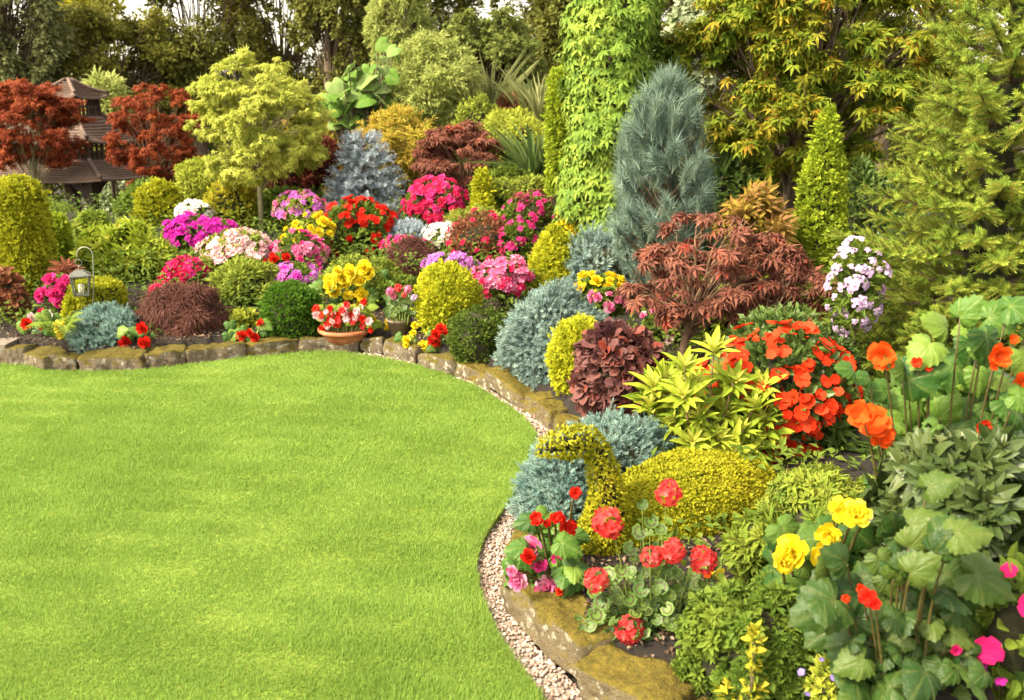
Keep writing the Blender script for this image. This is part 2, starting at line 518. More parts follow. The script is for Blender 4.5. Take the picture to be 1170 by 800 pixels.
L('maple_red', (.12,.024,.014), (.22,.042,.018), (.32,.085,.022), other=(.28,.08,.03), k=.3, trans=.4)
L('maple_bronze', (.065,.026,.020), (.15,.050,.036), (.21,.085,.055), (.38,.036,.014), other=(.24,.11,.08), k=.35, trans=.35)
L('maple_dark', (.055,.014,.012), (.10,.024,.018), (.16,.045,.022), other=(.2,.06,.03), k=.3, trans=.35)
L('maple_thread', (.050,.020,.018), (.085,.034,.028), (.14,.060,.044), other=(.17,.07,.05), k=.3, trans=.25)
L('maple_green', (.05,.10,.012), (.11,.17,.018), (.20,.24,.022), (.30,.26,.025), (.34,.11,.016), trans=.4)
L('maple_mixed', (.16,.15,.02), (.28,.20,.03), (.25,.12,.05), (.20,.22,.02), trans=.4)
L('vine', (.05,.12,.016), (.12,.21,.025), (.22,.29,.038), other=(.30,.36,.07), k=.3, trans=.3)
L('cotinus', (.050,.020,.026), (.090,.034,.036), (.15,.060,.052), (.26,.035,.014), other=(.18,.09,.08), k=.4, trans=.25)
L('photinia', (.08,.08,.02), (.20,.07,.04), (.28,.08,.05), other=(.3,.14,.08), k=.3)
L('variegated', (.16,.19,.018), (.44,.38,.03), (.55,.46,.05), other=(.10,.16,.015), k=.35)
L('silver_leaf', (.20,.27,.13), (.38,.43,.26), (.55,.58,.42), trans=.35)
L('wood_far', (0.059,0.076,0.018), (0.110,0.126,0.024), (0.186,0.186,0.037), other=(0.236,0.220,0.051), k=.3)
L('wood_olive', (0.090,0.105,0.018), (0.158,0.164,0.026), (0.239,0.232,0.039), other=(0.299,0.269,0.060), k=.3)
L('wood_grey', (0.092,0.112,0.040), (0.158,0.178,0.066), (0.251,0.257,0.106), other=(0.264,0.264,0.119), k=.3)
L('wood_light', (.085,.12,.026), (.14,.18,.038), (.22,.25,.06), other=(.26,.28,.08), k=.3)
L('wood_sunlit', (.30,.30,.02), (.42,.40,.03), (.52,.48,.05), trans=.5)  # sunlight on the far tree top, painted in as yellow leaf colour
L('bamboo_leaf', (.20,.25,.05), (.31,.36,.09), (.44,.47,.15), other=(.48,.50,.2), k=.3, trans=.45)
L('wispy', (.26,.26,.03), (.40,.36,.045), (.46,.30,.06), (.32,.35,.045), trans=.45)
L('spikes', (.035,.065,.018), (.06,.10,.025), (.10,.14,.035), other=(.14,.18,.06), k=.3)
L('reeds', (.16,.19,.07), (.26,.28,.11), (.34,.34,.15), trans=.4)
L('blue_spruce', (.20,.26,.31), (.34,.42,.49), (.50,.57,.62), other=(.12,.08,.05), k=.8, trans=.15, rough=.6)
L('blue_mound', (.12,.19,.18), (.20,.29,.27), (.32,.41,.36), other=(.13,.11,.06), k=.8, trans=.15, rough=.6)
L('blue_juniper', (.11,.20,.19), (.19,.30,.27), (.29,.40,.35), other=(.13,.12,.07), k=.7, trans=.2, rough=.6)
L('blue_pine', (.10,.16,.135), (.17,.25,.20), (.27,.34,.26), other=(.16,.12,.05), k=.8, trans=.2, rough=.55)
L('gold_spruce', (.085,.145,.018), (.16,.23,.028), (.30,.35,.05), other=(.24,.12,.03), k=.9, trans=.15, rough=.55)
L('fern', (.14,.22,.03), (.22,.30,.045), (.3,.36,.07), trans=.45)
# petals
def F(n, *cols, other=None, k=1.): M[n] = leafmat(n, cols, other=other, k=k, trans=.35, rough=.6, spec=.06)
F('magenta', (.40,.012,.24), (.52,.022,.34), (.62,.05,.42))
F('hot_pink', (.50,.018,.12), (.60,.035,.20), (.66,.08,.30))
F('crimson', (.46,.010,.05), (.56,.018,.09), (.62,.05,.16))
F('pink', (.55,.06,.20), (.62,.14,.30), (.68,.32,.42))
F('blush', (.62,.30,.34), (.68,.48,.50), (.72,.62,.60), other=(.60,.12,.20), k=-.0)
F('blush_eye', (.60,.16,.24), (.70,.50,.50), (.72,.62,.60))
F('white', (.62,.56,.54), (.70,.66,.62), (.72,.70,.66))
F('lilac', (.42,.26,.48), (.54,.38,.58), (.62,.52,.64))
F('orchid', (.42,.10,.44), (.54,.16,.52), (.62,.26,.58))
F('red', (.36,.008,.005), (.50,.014,.007), (.58,.030,.014))
F('orange_red', (.46,.020,.005), (.56,.035,.008), (.62,.07,.025))
F('orange', (.56,.045,.005), (.64,.075,.009), (.68,.12,.02))
F('coral', (.50,.022,.022), (.58,.045,.045), (.64,.11,.11))
F('yellow', (.62,.44,.010), (.70,.54,.018), (.74,.62,.06))
F('violet', (.20,.14,.50), (.30,.22,.60))
F('plum', (.40,.01,.09), (.50,.015,.13))
# wood, stone, metal
M['bark'] = solid('bark', [(.05,.035,.022), (.11,.08,.05), (.17,.13,.09)], 22, .85, .6)
M['bark_red'] = solid('bark_red', [(.09,.05,.03), (.17,.10,.06), (.22,.15,.09)], 26, .8, .4)
M['bark_pale'] = solid('bark_pale', [(.14,.15,.06), (.24,.22,.12), (.32,.29,.18)], 26, .8, .4)
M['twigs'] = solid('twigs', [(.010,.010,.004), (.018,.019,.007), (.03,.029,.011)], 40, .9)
M['stalk'] = solid('stalk', [(.10,.15,.03), (.16,.20,.04)], 30, .5)
M['stalk_red'] = solid('stalk_red', [(.055,.040,.014), (.085,.075,.022)], 30, .5)
M['cane'] = solid('cane', [(.25,.24,.09), (.36,.32,.13)], 30, .5)
M['gazebo_wood'] = solid('gazebo_wood', [(.085,.050,.036), (.13,.085,.065)], 9, .6, .2)
M['gazebo_dark'] = solid('gazebo_dark', [(.030,.016,.012), (.055,.030,.022)], 9, .55, .2)
M['terracotta'] = solid('terracotta', [(.26,.075,.030), (.36,.12,.05), (.40,.17,.09)], 9, .75, .15)
M['brown_pot'] = solid('brown_pot', [(.10,.075,.05), (.16,.12,.08), (.20,.16,.11)], 9, .7, .2)
M['black_pot'] = solid('black_pot', [(.012,.010,.009), (.024,.020,.017)], 6, .45, .05)
M['metal'] = solid('metal', [(.10,.105,.095), (.20,.20,.18)], 15, .45, .1, .8)
M['hook_metal'] = solid('hook_metal', [(.16,.17,.13), (.26,.26,.20)], 15, .5, .1, .5)
M['candle'] = solid('candle', [(.6,.55,.42), (.66,.6,.46)], 5, .6)

def glass_mat():
    m, nt, p = new_mat('lantern_glass')
    p.inputs['Base Color'].default_value = (.9, .93, .9, 1); p.inputs['Roughness'].default_value = .05
    p.inputs['Transmission Weight'].default_value = 1.; p.inputs['IOR'].default_value = 1.1
    return m
M['lantern_glass'] = glass_mat()

def geranium_mat():
    m, nt, p = new_mat('geranium_leaf')
    c = ramp(nt, [(.04,.10,.012), (.075,.15,.018), (.125,.20,.028)], attr(nt, 'a'))
    b = attr(nt, 'b'); r = nt.nodes.new('ShaderNodeValToRGB'); e = r.color_ramp.elements
    e[0].position, e[0].color = .40, (0,0,0,1); e[1].position, e[1].color = .56, (1,1,1,1)
    x = e.new(.66); x.color = (1,1,1,1); x = e.new(.80); x.color = (0,0,0,1)
    nt.links.new(b, r.inputs[0])
    c = mixc(nt, math_(nt, 'MULTIPLY', r.outputs[0], .85), c, (.05,.035,.012))
    nt.links.new(c, p.inputs['Base Color']); p.inputs['Roughness'].default_value = .55
    t = nt.nodes.new('ShaderNodeBsdfTranslucent'); nt.links.new(c, t.inputs['Color'])
    s = nt.nodes.new('ShaderNodeMixShader'); s.inputs[0].default_value = .3
    nt.links.new(p.outputs[0], s.inputs[1]); nt.links.new(t.outputs[0], s.inputs[2])
    nt.links.new(s.outputs[0], nt.nodes['Material Output'].inputs['Surface'])
    return m
M['geranium_leaf'] = geranium_mat()

def stone_mat(name, base, moss_lo, moss_hi, amount):
    """weathered sandstone with lichen; moss has settled on the upper faces"""
    m, nt, p = new_mat(name)
    c = ramp(nt, base, noise(nt, 9, 8))
    sp = nt.nodes.new('ShaderNodeMapRange'); sp.inputs[1].default_value, sp.inputs[2].default_value = .56, .62
    nt.links.new(noise(nt, 16, 5, rough=.7), sp.inputs[0])
    c = mixc(nt, sp.outputs[0], c, (.30,.28,.23))
    g = nt.nodes.new('ShaderNodeNewGeometry'); sx = nt.nodes.new('ShaderNodeSeparateXYZ'); nt.links.new(g.outputs['Normal'], sx.inputs[0])
    f = math_(nt, 'ADD', sx.outputs[2], math_(nt, 'MULTIPLY', noise(nt, 14, 7, rough=.7), 1.4))
    mr = nt.nodes.new('ShaderNodeMapRange'); mr.inputs[1].default_value, mr.inputs[2].default_value = amount, amount + .28
    nt.links.new(f, mr.inputs[0])
    mo = ramp(nt, [(.03,.022,.012), moss_lo, moss_hi, moss_lo], noise(nt, 38, 9, rough=.75))
    nt.links.new(mixc(nt, mr.outputs[0], c, mo), p.inputs['Base Color'])
    p.inputs['Roughness'].default_value = .9; p.inputs['Specular IOR Level'].default_value = .15
    b = nt.nodes.new('ShaderNodeBump'); b.inputs['Strength'].default_value = .8; b.inputs['Distance'].default_value = .02
    nt.links.new(math_(nt, 'ADD', noise(nt, 30, 8), math_(nt, 'MULTIPLY', noise(nt, 120, 4), .5)), b.inputs['Height']); nt.links.new(b.outputs[0], p.inputs['Normal'])
    return m
M['stone'] = stone_mat('stone', [(.05,.038,.025), (.12,.095,.065), (.23,.195,.145)], (.040,.036,.009), (.12,.092,.016), .88)
M['stone_mossy'] = stone_mat('stone_mossy', [(.05,.038,.024), (.12,.095,.055), (.20,.165,.10)], (.045,.038,.009), (.15,.112,.016), .82)

def soil_mat():
    m, nt, p = new_mat('soil')
    c = ramp(nt, [(.006,.004,.0025), (.016,.010,.006), (.034,.022,.014)], noise(nt, 14, 10, rough=.75))
    nt.links.new(c, p.inputs['Base Color']); p.inputs['Roughness'].default_value = .95
    b = nt.nodes.new('ShaderNodeBump'); b.inputs['Strength'].default_value = 1; b.inputs['Distance'].default_value = .04
    nt.links.new(noise(nt, 30, 10, rough=.8), b.inputs['Height']); nt.links.new(b.outputs[0], p.inputs['Normal'])
    return m
M['soil'] = soil_mat()
M['turf'] = solid('turf', [(.09,.13,.015), (.13,.18,.02), (.18,.22,.03)], 25, .9, .5)
M['grit'] = solid('grit', [(.16,.12,.09), (.28,.22,.18), (.38,.32,.28)], 90, .9, .6)
M['pebble'] = leafmat('pebble', [(.14,.09,.065), (.27,.20,.165), (.38,.31,.27), (.22,.135,.105), (.46,.41,.37)], trans=0, rough=.75)
M['paving'] = solid('paving', [(.09,.075,.06), (.15,.125,.10), (.19,.165,.14)], 14, .85, .4)
M['chips'] = leafmat('chips', [(.025,.014,.008), (.06,.036,.022), (.12,.075,.05), (.22,.16,.11)], trans=0, rough=.85)
M['roof_tiles'] = solid('roof_tiles', [(.20,.08,.05), (.30,.13,.09)], 6, .8, .3)
M['render_wall'] = solid('render_wall', [(.35,.30,.24), (.42,.37,.30)], 4, .9, .2)
# ------------------------------------------------------------------ the lie of the land
def smooth_curve(P, n):
    """Catmull-Rom through P, resampled evenly"""
    P = np.asarray(P, float); Q = np.concatenate([2 * P[:1] - P[1:2], P, 2 * P[-1:] - P[-2:-1]]); out = []
    for i in range(1, len(Q) - 2):
        t = np.linspace(0, 1, 24, endpoint=False)[:, None]
        a, b, c, d = Q[i-1], Q[i], Q[i+1], Q[i+2]
        out.append(.5 * (2*b + (c-a)*t + (2*a-5*b+4*c-d)*t**2 + (3*b-a-3*c+d)*t**3))
    out = np.concatenate(out + [P[-1:]]); s = np.concatenate([[0], np.cumsum(np.linalg.norm(np.diff(out, axis=0), axis=1))])
    u = np.linspace(0, s[-1], n)
    return np.stack([np.interp(u, s, out[:, 0]), np.interp(u, s, out[:, 1])], 1), u

WALL_PX = [(0,416),(60,424),(140,424),(200,419),(290,409),(360,403),(415,404),(450,409),(500,426),(540,438),(590,463),(620,484),(638,505),
           (640,535),(628,565),(604,612),(588,650),(584,690),(606,731),(652,776),(700,826)]
w = [on(*p)[:2] for p in WALL_PX]
w = [(-9.0, 8.6), (-6.2, 7.7)] + w + [(w[-1][0] + .45, w[-1][1] - .35), (1.6, 1.5), (1.8, -2.5)]
WALL, WALL_S = smooth_curve(w, 500)
LAWN_PX = [(0,421),(60,428),(140,428),(200,423),(290,412),(360,406),(412,409),(470,420),(530,440),(570,461),(600,484),(613,504),(610,528),(596,556),
           (575,588),(556,616),(545,646),(548,680),(562,717),(582,752),(612,792),(640,830)]
l = [on(*p)[:2] for p in LAWN_PX]
l = [(-9.0, 8.55), (-6.2, 7.65)] + l + [(l[-1][0] + .3, l[-1][1] - .35), (1.1, 1.2), (1.2, -2.5)]
LAWN, _ = smooth_curve(l, 400)
LAWN_POLY = np.concatenate([LAWN, [(-9, -2.5)]])
WALL_POLY = np.concatenate([WALL, [(-9, -2.5)]])

def inside(poly, P):
    x, y = P[:, 0], P[:, 1]; r = np.zeros(len(P), bool); q = np.roll(poly, 1, 0)
    for (x0, y0), (x1, y1) in zip(poly, q):
        if y0 == y1: continue
        c = ((y0 > y) != (y1 > y)) & (x < (x1 - x0) * (y - y0) / (y1 - y0) + x0); r ^= c
    return r

def dist(curve, P):
    d = np.full(len(P), 1e9)
    for i in range(len(curve) - 1):
        a, b = curve[i], curve[i + 1]; e = b - a
        t = np.clip(((P - a) @ e) / (e @ e), 0, 1)
        d = np.minimum(d, np.linalg.norm(P - a - t[:, None] * e, axis=1))
    return d

def ground_z(P):
    P = np.asarray(P, float).reshape(-1, 2)
    d = dist(WALL[::4], P); ins = inside(WALL_POLY, P)
    z = .15 + np.minimum(.09 * d, .46) + .02 * np.sin(P[:, 0] * 3.1) * np.sin(P[:, 1] * 2.3)
    t = np.clip((P[:, 1] - 13.6) / 2.6, 0, 1); t = t * t * (3 - 2 * t)
    z = z * (1 - t) - 1.3 * t
    far = np.clip((np.hypot(P[:, 0], P[:, 1]) - 30) / 30, 0, 1)
    return np.where(ins | (d < .13), -.03, z * (1 - far) - 1.3 * far)

def gz(x, y): return float(ground_z([(x, y)])[0])

def grid_sheet(name, xs, ys, zf, mat):
    X, Y = np.meshgrid(xs, ys); P = np.stack([X.ravel(), Y.ravel()], 1); nx = len(xs)
    V = np.concatenate([P, zf(P)[:, None]], 1); i = np.arange(nx - 1); T = []
    for j in range(len(ys) - 1):
        p = j * nx + i; T.append(np.stack([p, p + 1, p + nx], 1)); T.append(np.stack([p + 1, p + nx + 1, p + nx], 1))
    me = mesh_data(name, V, np.concatenate(T), [mat], smooth=True)
    o = bpy.data.objects.new(name, me); COL.objects.link(o); return o

xs = np.concatenate([[-600, -200, -80, -40, -25, -16], np.arange(-10, 6.01, .1), [8, 10, 14, 20, 30, 60, 200, 600]])
ys = np.concatenate([[-300, -60, -15, -5], np.arange(-2, 17.01, .1), [18, 20, 24, 30, 40, 60, 150, 400, 900]])
tag(grid_sheet('ground', xs, ys, ground_z, M['soil']), kind='structure')

def poly_sheet(name, ring, z, mat, skirt=0.):
    """a flat sheet inside the ring, with a cut edge down to z - skirt"""
    from mathutils.geometry import tessellate_polygon
    T = tessellate_polygon([[Vector((x, y, 0)) for x, y in ring]]); n = len(ring)
    V = np.concatenate([np.c_[ring, np.full(n, z)], np.c_[ring, np.full(n, z - skirt)]])
    T = [t if np.cross(ring[t[1]] - ring[t[0]], ring[t[2]] - ring[t[0]]) > 0 else (t[0], t[2], t[1]) for t in T]
    if skirt:
        for i in range(n): j = (i + 1) % n; T += [(i, i + n, j), (j, i + n, j + n)]
    o = bpy.data.objects.new(name, mesh_data(name, V, T, [mat])); COL.objects.link(o)
    return tag(o, kind='structure')
poly_sheet('lawn', LAWN_POLY, .03, M['turf'], .05)
GRIT_RING = np.concatenate([WALL[60:], LAWN[60:][::-1]])
poly_sheet('gravel_path', GRIT_RING, -.004, M['grit'])

# grass: blades over the whole lawn, finer detail near the viewer
def build_grass():
    r = np.random.default_rng(1)
    n = 2100000
    P = np.stack([r.uniform(-5.6, 1.1, n), r.uniform(2.0, 8.5, n)], 1)
    u = np.abs(P[:, 0]) < .62 * P[:, 1] + .5
    dens = np.clip((3.4 / P[:, 1]) ** 1.3, .25, 1)
    P = P[u & (r.uniform(size=n) < dens)]; P = P[inside(LAWN_POLY, P)]
    n = len(P); Q = np.c_[P, np.zeros(n)]
    edge = np.exp(-dist(LAWN[::6], P) / .05)
    h = (.0160 + .002 * wob(Q, 1.6, 3) + .0045 * wob(Q, 15., 4)) * r.uniform(.6, 1.35, n) + .012 * edge
    lean = .35 * np.stack([wob(Q, 8., 5), wob(Q, 8., 6)], 1) + r.normal(size=(n, 2)) * .65
    D = nrm(np.c_[lean * .7, np.ones(n)])
    th = r.uniform(0, 6.283, n); side = np.c_[np.cos(th), np.sin(th), np.zeros(n)] * (.0008 + .00036 * P[:, 1:2])
    base = np.c_[P, np.full(n, .028)]
    tip = base + D * h[:, None] * 1.35
    V = np.stack([base + side, base - side, tip], 1).reshape(-1, 3)
    T = np.arange(n * 3).reshape(-1, 3)
    a = np.clip((.54 + .05 * wob(Q, .9, 7) + .14 * wob(Q, 14., 8) + .10 * wob(Q, 30., 18) + r.normal(size=n) * .2), 0, 1)
    me = mesh_data('grass', V, T, [M['grass']], a=np.repeat(a, 3), b=np.tile([0, 0, 1.], n))
    o = bpy.data.objects.new('grass', me); COL.objects.link(o)
    tag(o, 'short mown bright green grass of the lawn', 'grass', kind='stuff')
build_grass()

def build_gravel():
    r = np.random.default_rng(2); mb = MB(); n = 120000
    P = np.stack([r.uniform(-2.5, 1.4, n), r.uniform(2.0, 8.1, n)], 1)
    P = P[inside(GRIT_RING, P)]
    keep = r.uniform(size=len(P)) < np.clip((4.2 / P[:, 1]) ** 1.2, .3, 1); P = P[keep]; n = len(P)
    V0, T0 = ICO0 if n > 30000 else ICO1
    s = r.uniform(.004, .0095, n) * np.clip(P[:, 1] / 4.4, 1, 1.6)
    sx = r.uniform(.7, 1.3, (n, 3)) * s[:, None]; sx[:, 2] *= .7
    D = rsph(r, n); D[:, 2] *= .3; X, Y, Z = frames(D, np.c_[r.normal(size=(n, 2)) * .3, np.ones(n)])
    k = len(V0)
    W = np.c_[P, s * .5][:, None] + (V0[None, :, 0:1] * X[:, None] * sx[:, None, 0:1] + V0[None, :, 1:2] * Y[:, None] * sx[:, None, 1:2] + V0[None, :, 2:3] * Z[:, None] * sx[:, None, 2:3])
    mb.add(W.reshape(-1, 3), (T0[None] + (np.arange(n) * k)[:, None, None]).reshape(-1, 3), 0, np.repeat(r.uniform(0, 1, n), k), 0, True)
    tag(mb.build('gravel', [M['pebble']]), 'pale pinkish gravel strip curving round the lawn', 'gravel', kind='stuff')
build_gravel()

def build_chips():
    """bark chips and dry leaves lying on the soil along the front of the border"""
    r = np.random.default_rng(3); n = 85000
    P = np.stack([r.uniform(-5.2, 2.6, n), r.uniform(2.0, 9.4, n)], 1)
    d = dist(WALL[::4], P); P = P[~inside(WALL_POLY, P) & (d > .16) & (d < 1.5)]; n = len(P)
    mb = MB(); Q = np.c_[P, ground_z(P) + r.uniform(.002, .018, n)]
    scatter(mb, LEAF4, Q, np.c_[r.normal(size=(n, 2)), r.normal(size=n) * .25], np.c_[r.normal(size=(n, 2)) * .4, np.ones(n)], r.uniform(.012, .038, n), r.uniform(0, 1, n))
    tag(mb.build('leaf_litter', [M['chips']]), 'brown bark chips and dry leaves on the bed soil', 'litter', kind='stuff')
build_chips()

# the low stone wall that holds the border up
def build_wall():
    r = np.random.default_rng(4)
    root = thing('stone_wall', 'low mossy sandstone wall holding up the flower bed around the lawn', 'wall', (WALL[120][0], WALL[120][1], 0))
    V0, T0 = ico(4)
    s, end = 0.6, WALL_S[-1] - 3.2; i = 0
    tan = nrm(np.gradient(WALL, axis=0))
    while s < end:
        mid0 = np.array([np.interp(s + .2, WALL_S, WALL[:, k]) for k in (0, 1)])
        near = mid0[1] < 4.3 and mid0[0] > 0
        Ln = r.uniform(.22, .55) * (1.5 if near else 1.)
        m = s + Ln / 2
        c = np.array([np.interp(m, WALL_S, WALL[:, k]) for k in (0, 1)]); t = nrm(np.array([np.interp(m, WALL_S, tan[:, k]) for k in (0, 1)]))
        nn = np.array([-t[1], t[0]])                          # towards the bed
        if inside(WALL_POLY, (c + nn * .1)[None])[0]: nn = -nn
        h = r.uniform(.135, .165) + (.05 if near else 0); dp = r.uniform(.19, .23) * (1.12 if near else 1.)
        cube = V0 / np.abs(V0).max(1, keepdims=True)          # a ball squared off into a worn block
        U = cube * .80 + V0 * .24
        V = U * np.array([Ln / 2 * 1.03, dp / 2, h / 2])
        W0 = V * 9 + i * 7.7
        V = V + V0 * (.022 * wob(W0, 1.2, i) + .011 * wob(W0, 3.5, i + 90) + .004 * wob(W0, 9., i + 190))[:, None]
        V[:, 2] += .02 * V[:, 0] / Ln * r.normal() + .02 * V[:, 1] / dp * r.normal(); V[:, :2] *= 1 + .05 * r.normal()
        B = np.array([[t[0], nn[0], 0], [t[1], nn[1], 0], [0, 0, 1]])
        V = V @ B.T + np.array([*(c + nn * (dp / 2 - .022 + r.uniform(-.015, .015))), h / 2 - .012])
        mb = MB().add(V, T0, 0, .5, 0, True)
        mb.build('stone', [M['stone_mossy'] if (near or c[0] > -.6 or r.uniform() < .2) else M['stone']], root)
        s += Ln; i += 1
build_wall()
# ------------------------------------------------------------------ builders of plants
RNG = np.random.default_rng(77)

def spot(px, yt, yb, wpx, D):
    c = at(px, (yt + yb) / 2, D); zt, zb = at(px, yt, D)[2], at(px, yb, D)[2]
    return c[0], zt, zb, metres(wpx, (yt + yb) / 2, D) / 2

def root_at(name, label, cat, x, D, zb, group=None):
    g = gz(x, D)
    return thing(name, label, cat, (x, D, min(g, zb) if zb - g < -.0 else g), group)

def profile(kind):
    h = np.linspace(0, 1, 200)
    if kind == 'globe': r = np.sqrt(np.clip(1 - ((h - .45) / np.where(h > .45, .55, .62)) ** 2, 0, 1))
    elif kind == 'dome': r = np.sqrt(np.clip(1 - (np.clip(h - .18, 0, 1) / .82) ** 2.2, 0, 1)) * (.86 + .14 * np.clip(h / .18, 0, 1))
    elif kind == 'cone': r = np.clip(1 - h, 0, 1) ** .72 * np.clip(.8 + h * 1.6, 0, 1) * 1.06
    elif kind == 'bullet': r = np.clip(1 - h ** 2.2, 0, 1) ** .8 * np.clip(.82 + h * 1.2, 0, 1)
    else: r = np.clip(1 - h ** 16, 0, 1) ** .6 * (.92 + .08 * np.sin(h * 2.6))      # column
    return h, r

def clipped(name, label, cat, px, yt, yb, wpx, D, prof, tm, mat, size, n, lump=.03, group=None, seed=0, fuzz=.35, depth=.06, ry=.9):
    """a close-grown or clipped evergreen: fine foliage over a shape of turning"""
    r = np.random.default_rng(seed + 100); x, zt, zb, rx = spot(px, yt, yb, wpx, D)
    root = root_at(name, label, cat, x, D, zb, group); zb = min(zb, root.location[2] + .04) if zb - root.location[2] < .35 else zb
    rx -= .45 * size; zt -= .4 * size; H = zt - zb; h, rad = profile(prof)
    slope = np.gradient(rad * rx, h * H); wgt = (rad + .02) * np.sqrt(1 + np.minimum(slope ** 2, 60)); cdf = np.cumsum(wgt); cdf /= cdf[-1]
    u = np.interp(r.uniform(size=n), cdf, h); ph = r.uniform(0, 6.283, n); rr = np.interp(u, h, rad); sl = np.interp(u, h, slope)
    N = nrm(np.c_[np.cos(ph), np.sin(ph), -np.clip(sl, -8, 8)])
    P = np.c_[np.cos(ph) * rr * rx, np.sin(ph) * rr * rx * ry, u * H]
    bump = lump * (wob(P, 4 / rx, seed) + .7 * wob(P, 11 / rx, seed + 1)) * rx
    P = P + N * (bump - depth * rx * r.uniform(0, 1, n) ** 2)[:, None] + r.normal(size=(n, 3)) * size * .12 + N * (size * r.uniform(.2, .9, n) * (r.uniform(size=n) < .035))[:, None]
    D_ = nrm(N * .9 + rsph(r, n) * .75 + np.array([0, 0, .35])); Nn = nrm(N + rsph(r, n) * fuzz * 2)
    mb = MB(); ctr = np.array([x, D, zb])
    a = np.clip(.5 + .22 * wob(P, 7 / rx, seed + 2) + r.normal(size=n) * .22, 0, 1)
    tms = tm if isinstance(tm, list) else [tm]; pick = r.integers(0, len(tms), n)
    for k, t in enumerate(tms):
        q = pick == k; scatter(mb, t, P[q] + ctr, D_[q], Nn[q], size * r.uniform(.7, 1.3, q.sum()), a[q])
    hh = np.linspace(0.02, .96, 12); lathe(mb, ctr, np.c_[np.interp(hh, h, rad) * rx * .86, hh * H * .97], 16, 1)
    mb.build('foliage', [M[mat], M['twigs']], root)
    if zb > root.location[2] + .08:
        s = MB(); tube(s, [(x, D, root.location[2] - .02), (x, D, zb + .1)], .03 + .03 * rx); s.build('trunk', [M['bark']], root)
    return root

def fib(n, r, zmin=-.3, ymax=.45, jit=.12):
    m = int(n * 3); i = np.arange(m) + .5; z = 1 - 2 * i / m; t = 2.399963 * i
    U = nrm(np.c_[np.sqrt(1 - z * z) * np.cos(t), np.sqrt(1 - z * z) * np.sin(t), z] + r.normal(size=(m, 3)) * jit)
    U = U[(U[:, 2] > zmin) & (U[:, 1] < ymax)]
    r.shuffle(U); return U[:n]

FL_MESH = {}
def flower_mesh(kind, mat, k):
    key = (kind, mat, k)
    if key not in FL_MESH:
        tm = {'azalea': lambda: truss(k, 5, .62, .52, .38, .3), 'single': lambda: floret(k, 5, .46, .12, 4), 'impatiens': lambda: floret(k, 5, .52, .05, 4),
              'double': lambda: double_bloom(k), 'loose': lambda: double_bloom(k, 2, .1), 'globe': lambda: globe_head(k),
              'pair': lambda: truss(k, 3, .55, .62, .48, .1), 'phlox': lambda: truss(k + 30, 8, .8, .34, .5, .03), 'pansy': lambda: floret(k, 5, .5, .02, 3),
              'hang': lambda: double_bloom(k + 40, 2, .14)}[kind]()
        mb = MB(); r = np.random.default_rng(k + 5); V, T, b = tm
        # one shade per petal run, so that a truss is not one flat colour
        a = np.repeat(np.clip(r.normal(.5, .25, len(V) // 9 + 1), 0, 1), 9)[:len(V)]
        mb.add(V, T, 0, a, b, False)
        FL_MESH[key] = mb.data('flower', [M[mat]])
    return FL_MESH[key]

def put_flower(root, kind, mat, P, N, s, r, name='flower'):
    N = nrm(np.asarray(N, float)); sp = r.uniform(0, 6.28); ref = np.array([math.cos(sp), math.sin(sp), .3])
    X = nrm(ref - N * (ref @ N)); Y = np.cross(N, X)
    return inst(name, flower_mesh(kind, mat, int(r.integers(0, 3))), root, P, [[X[i], Y[i], N[i]] for i in range(3)], s)

def lobes(r, K, rc):
    """unit-ball lobes: centres on a ball, so that the outline is uneven"""
    C = nrm(fib(K, r, -1.1, 2, .25) + r.normal(size=(K, 3)) * .12)
    return C * (1.04 - rc)[:, None] * r.uniform(.84, 1.06, (K, 1)) if np.ndim(rc) else C * (1 - rc)

def on_spheres(r, C, R, n, keep=.88, mult=2.2):
    """points on the outside of a union of balls"""
    w = R ** 2 / (R ** 2).sum(); j = r.choice(len(C), int(n * mult), p=w); U = rsph(r, len(j)); P = C[j] + U * R[j][:, None]
    ok = np.ones(len(P), bool)
    for k in range(len(C)): ok &= (np.linalg.norm(P - C[k], axis=1) > R[k] * keep) | (j == k)
    P, U, j = P[ok][:n], U[ok][:n], j[ok][:n]
    return P, U, j

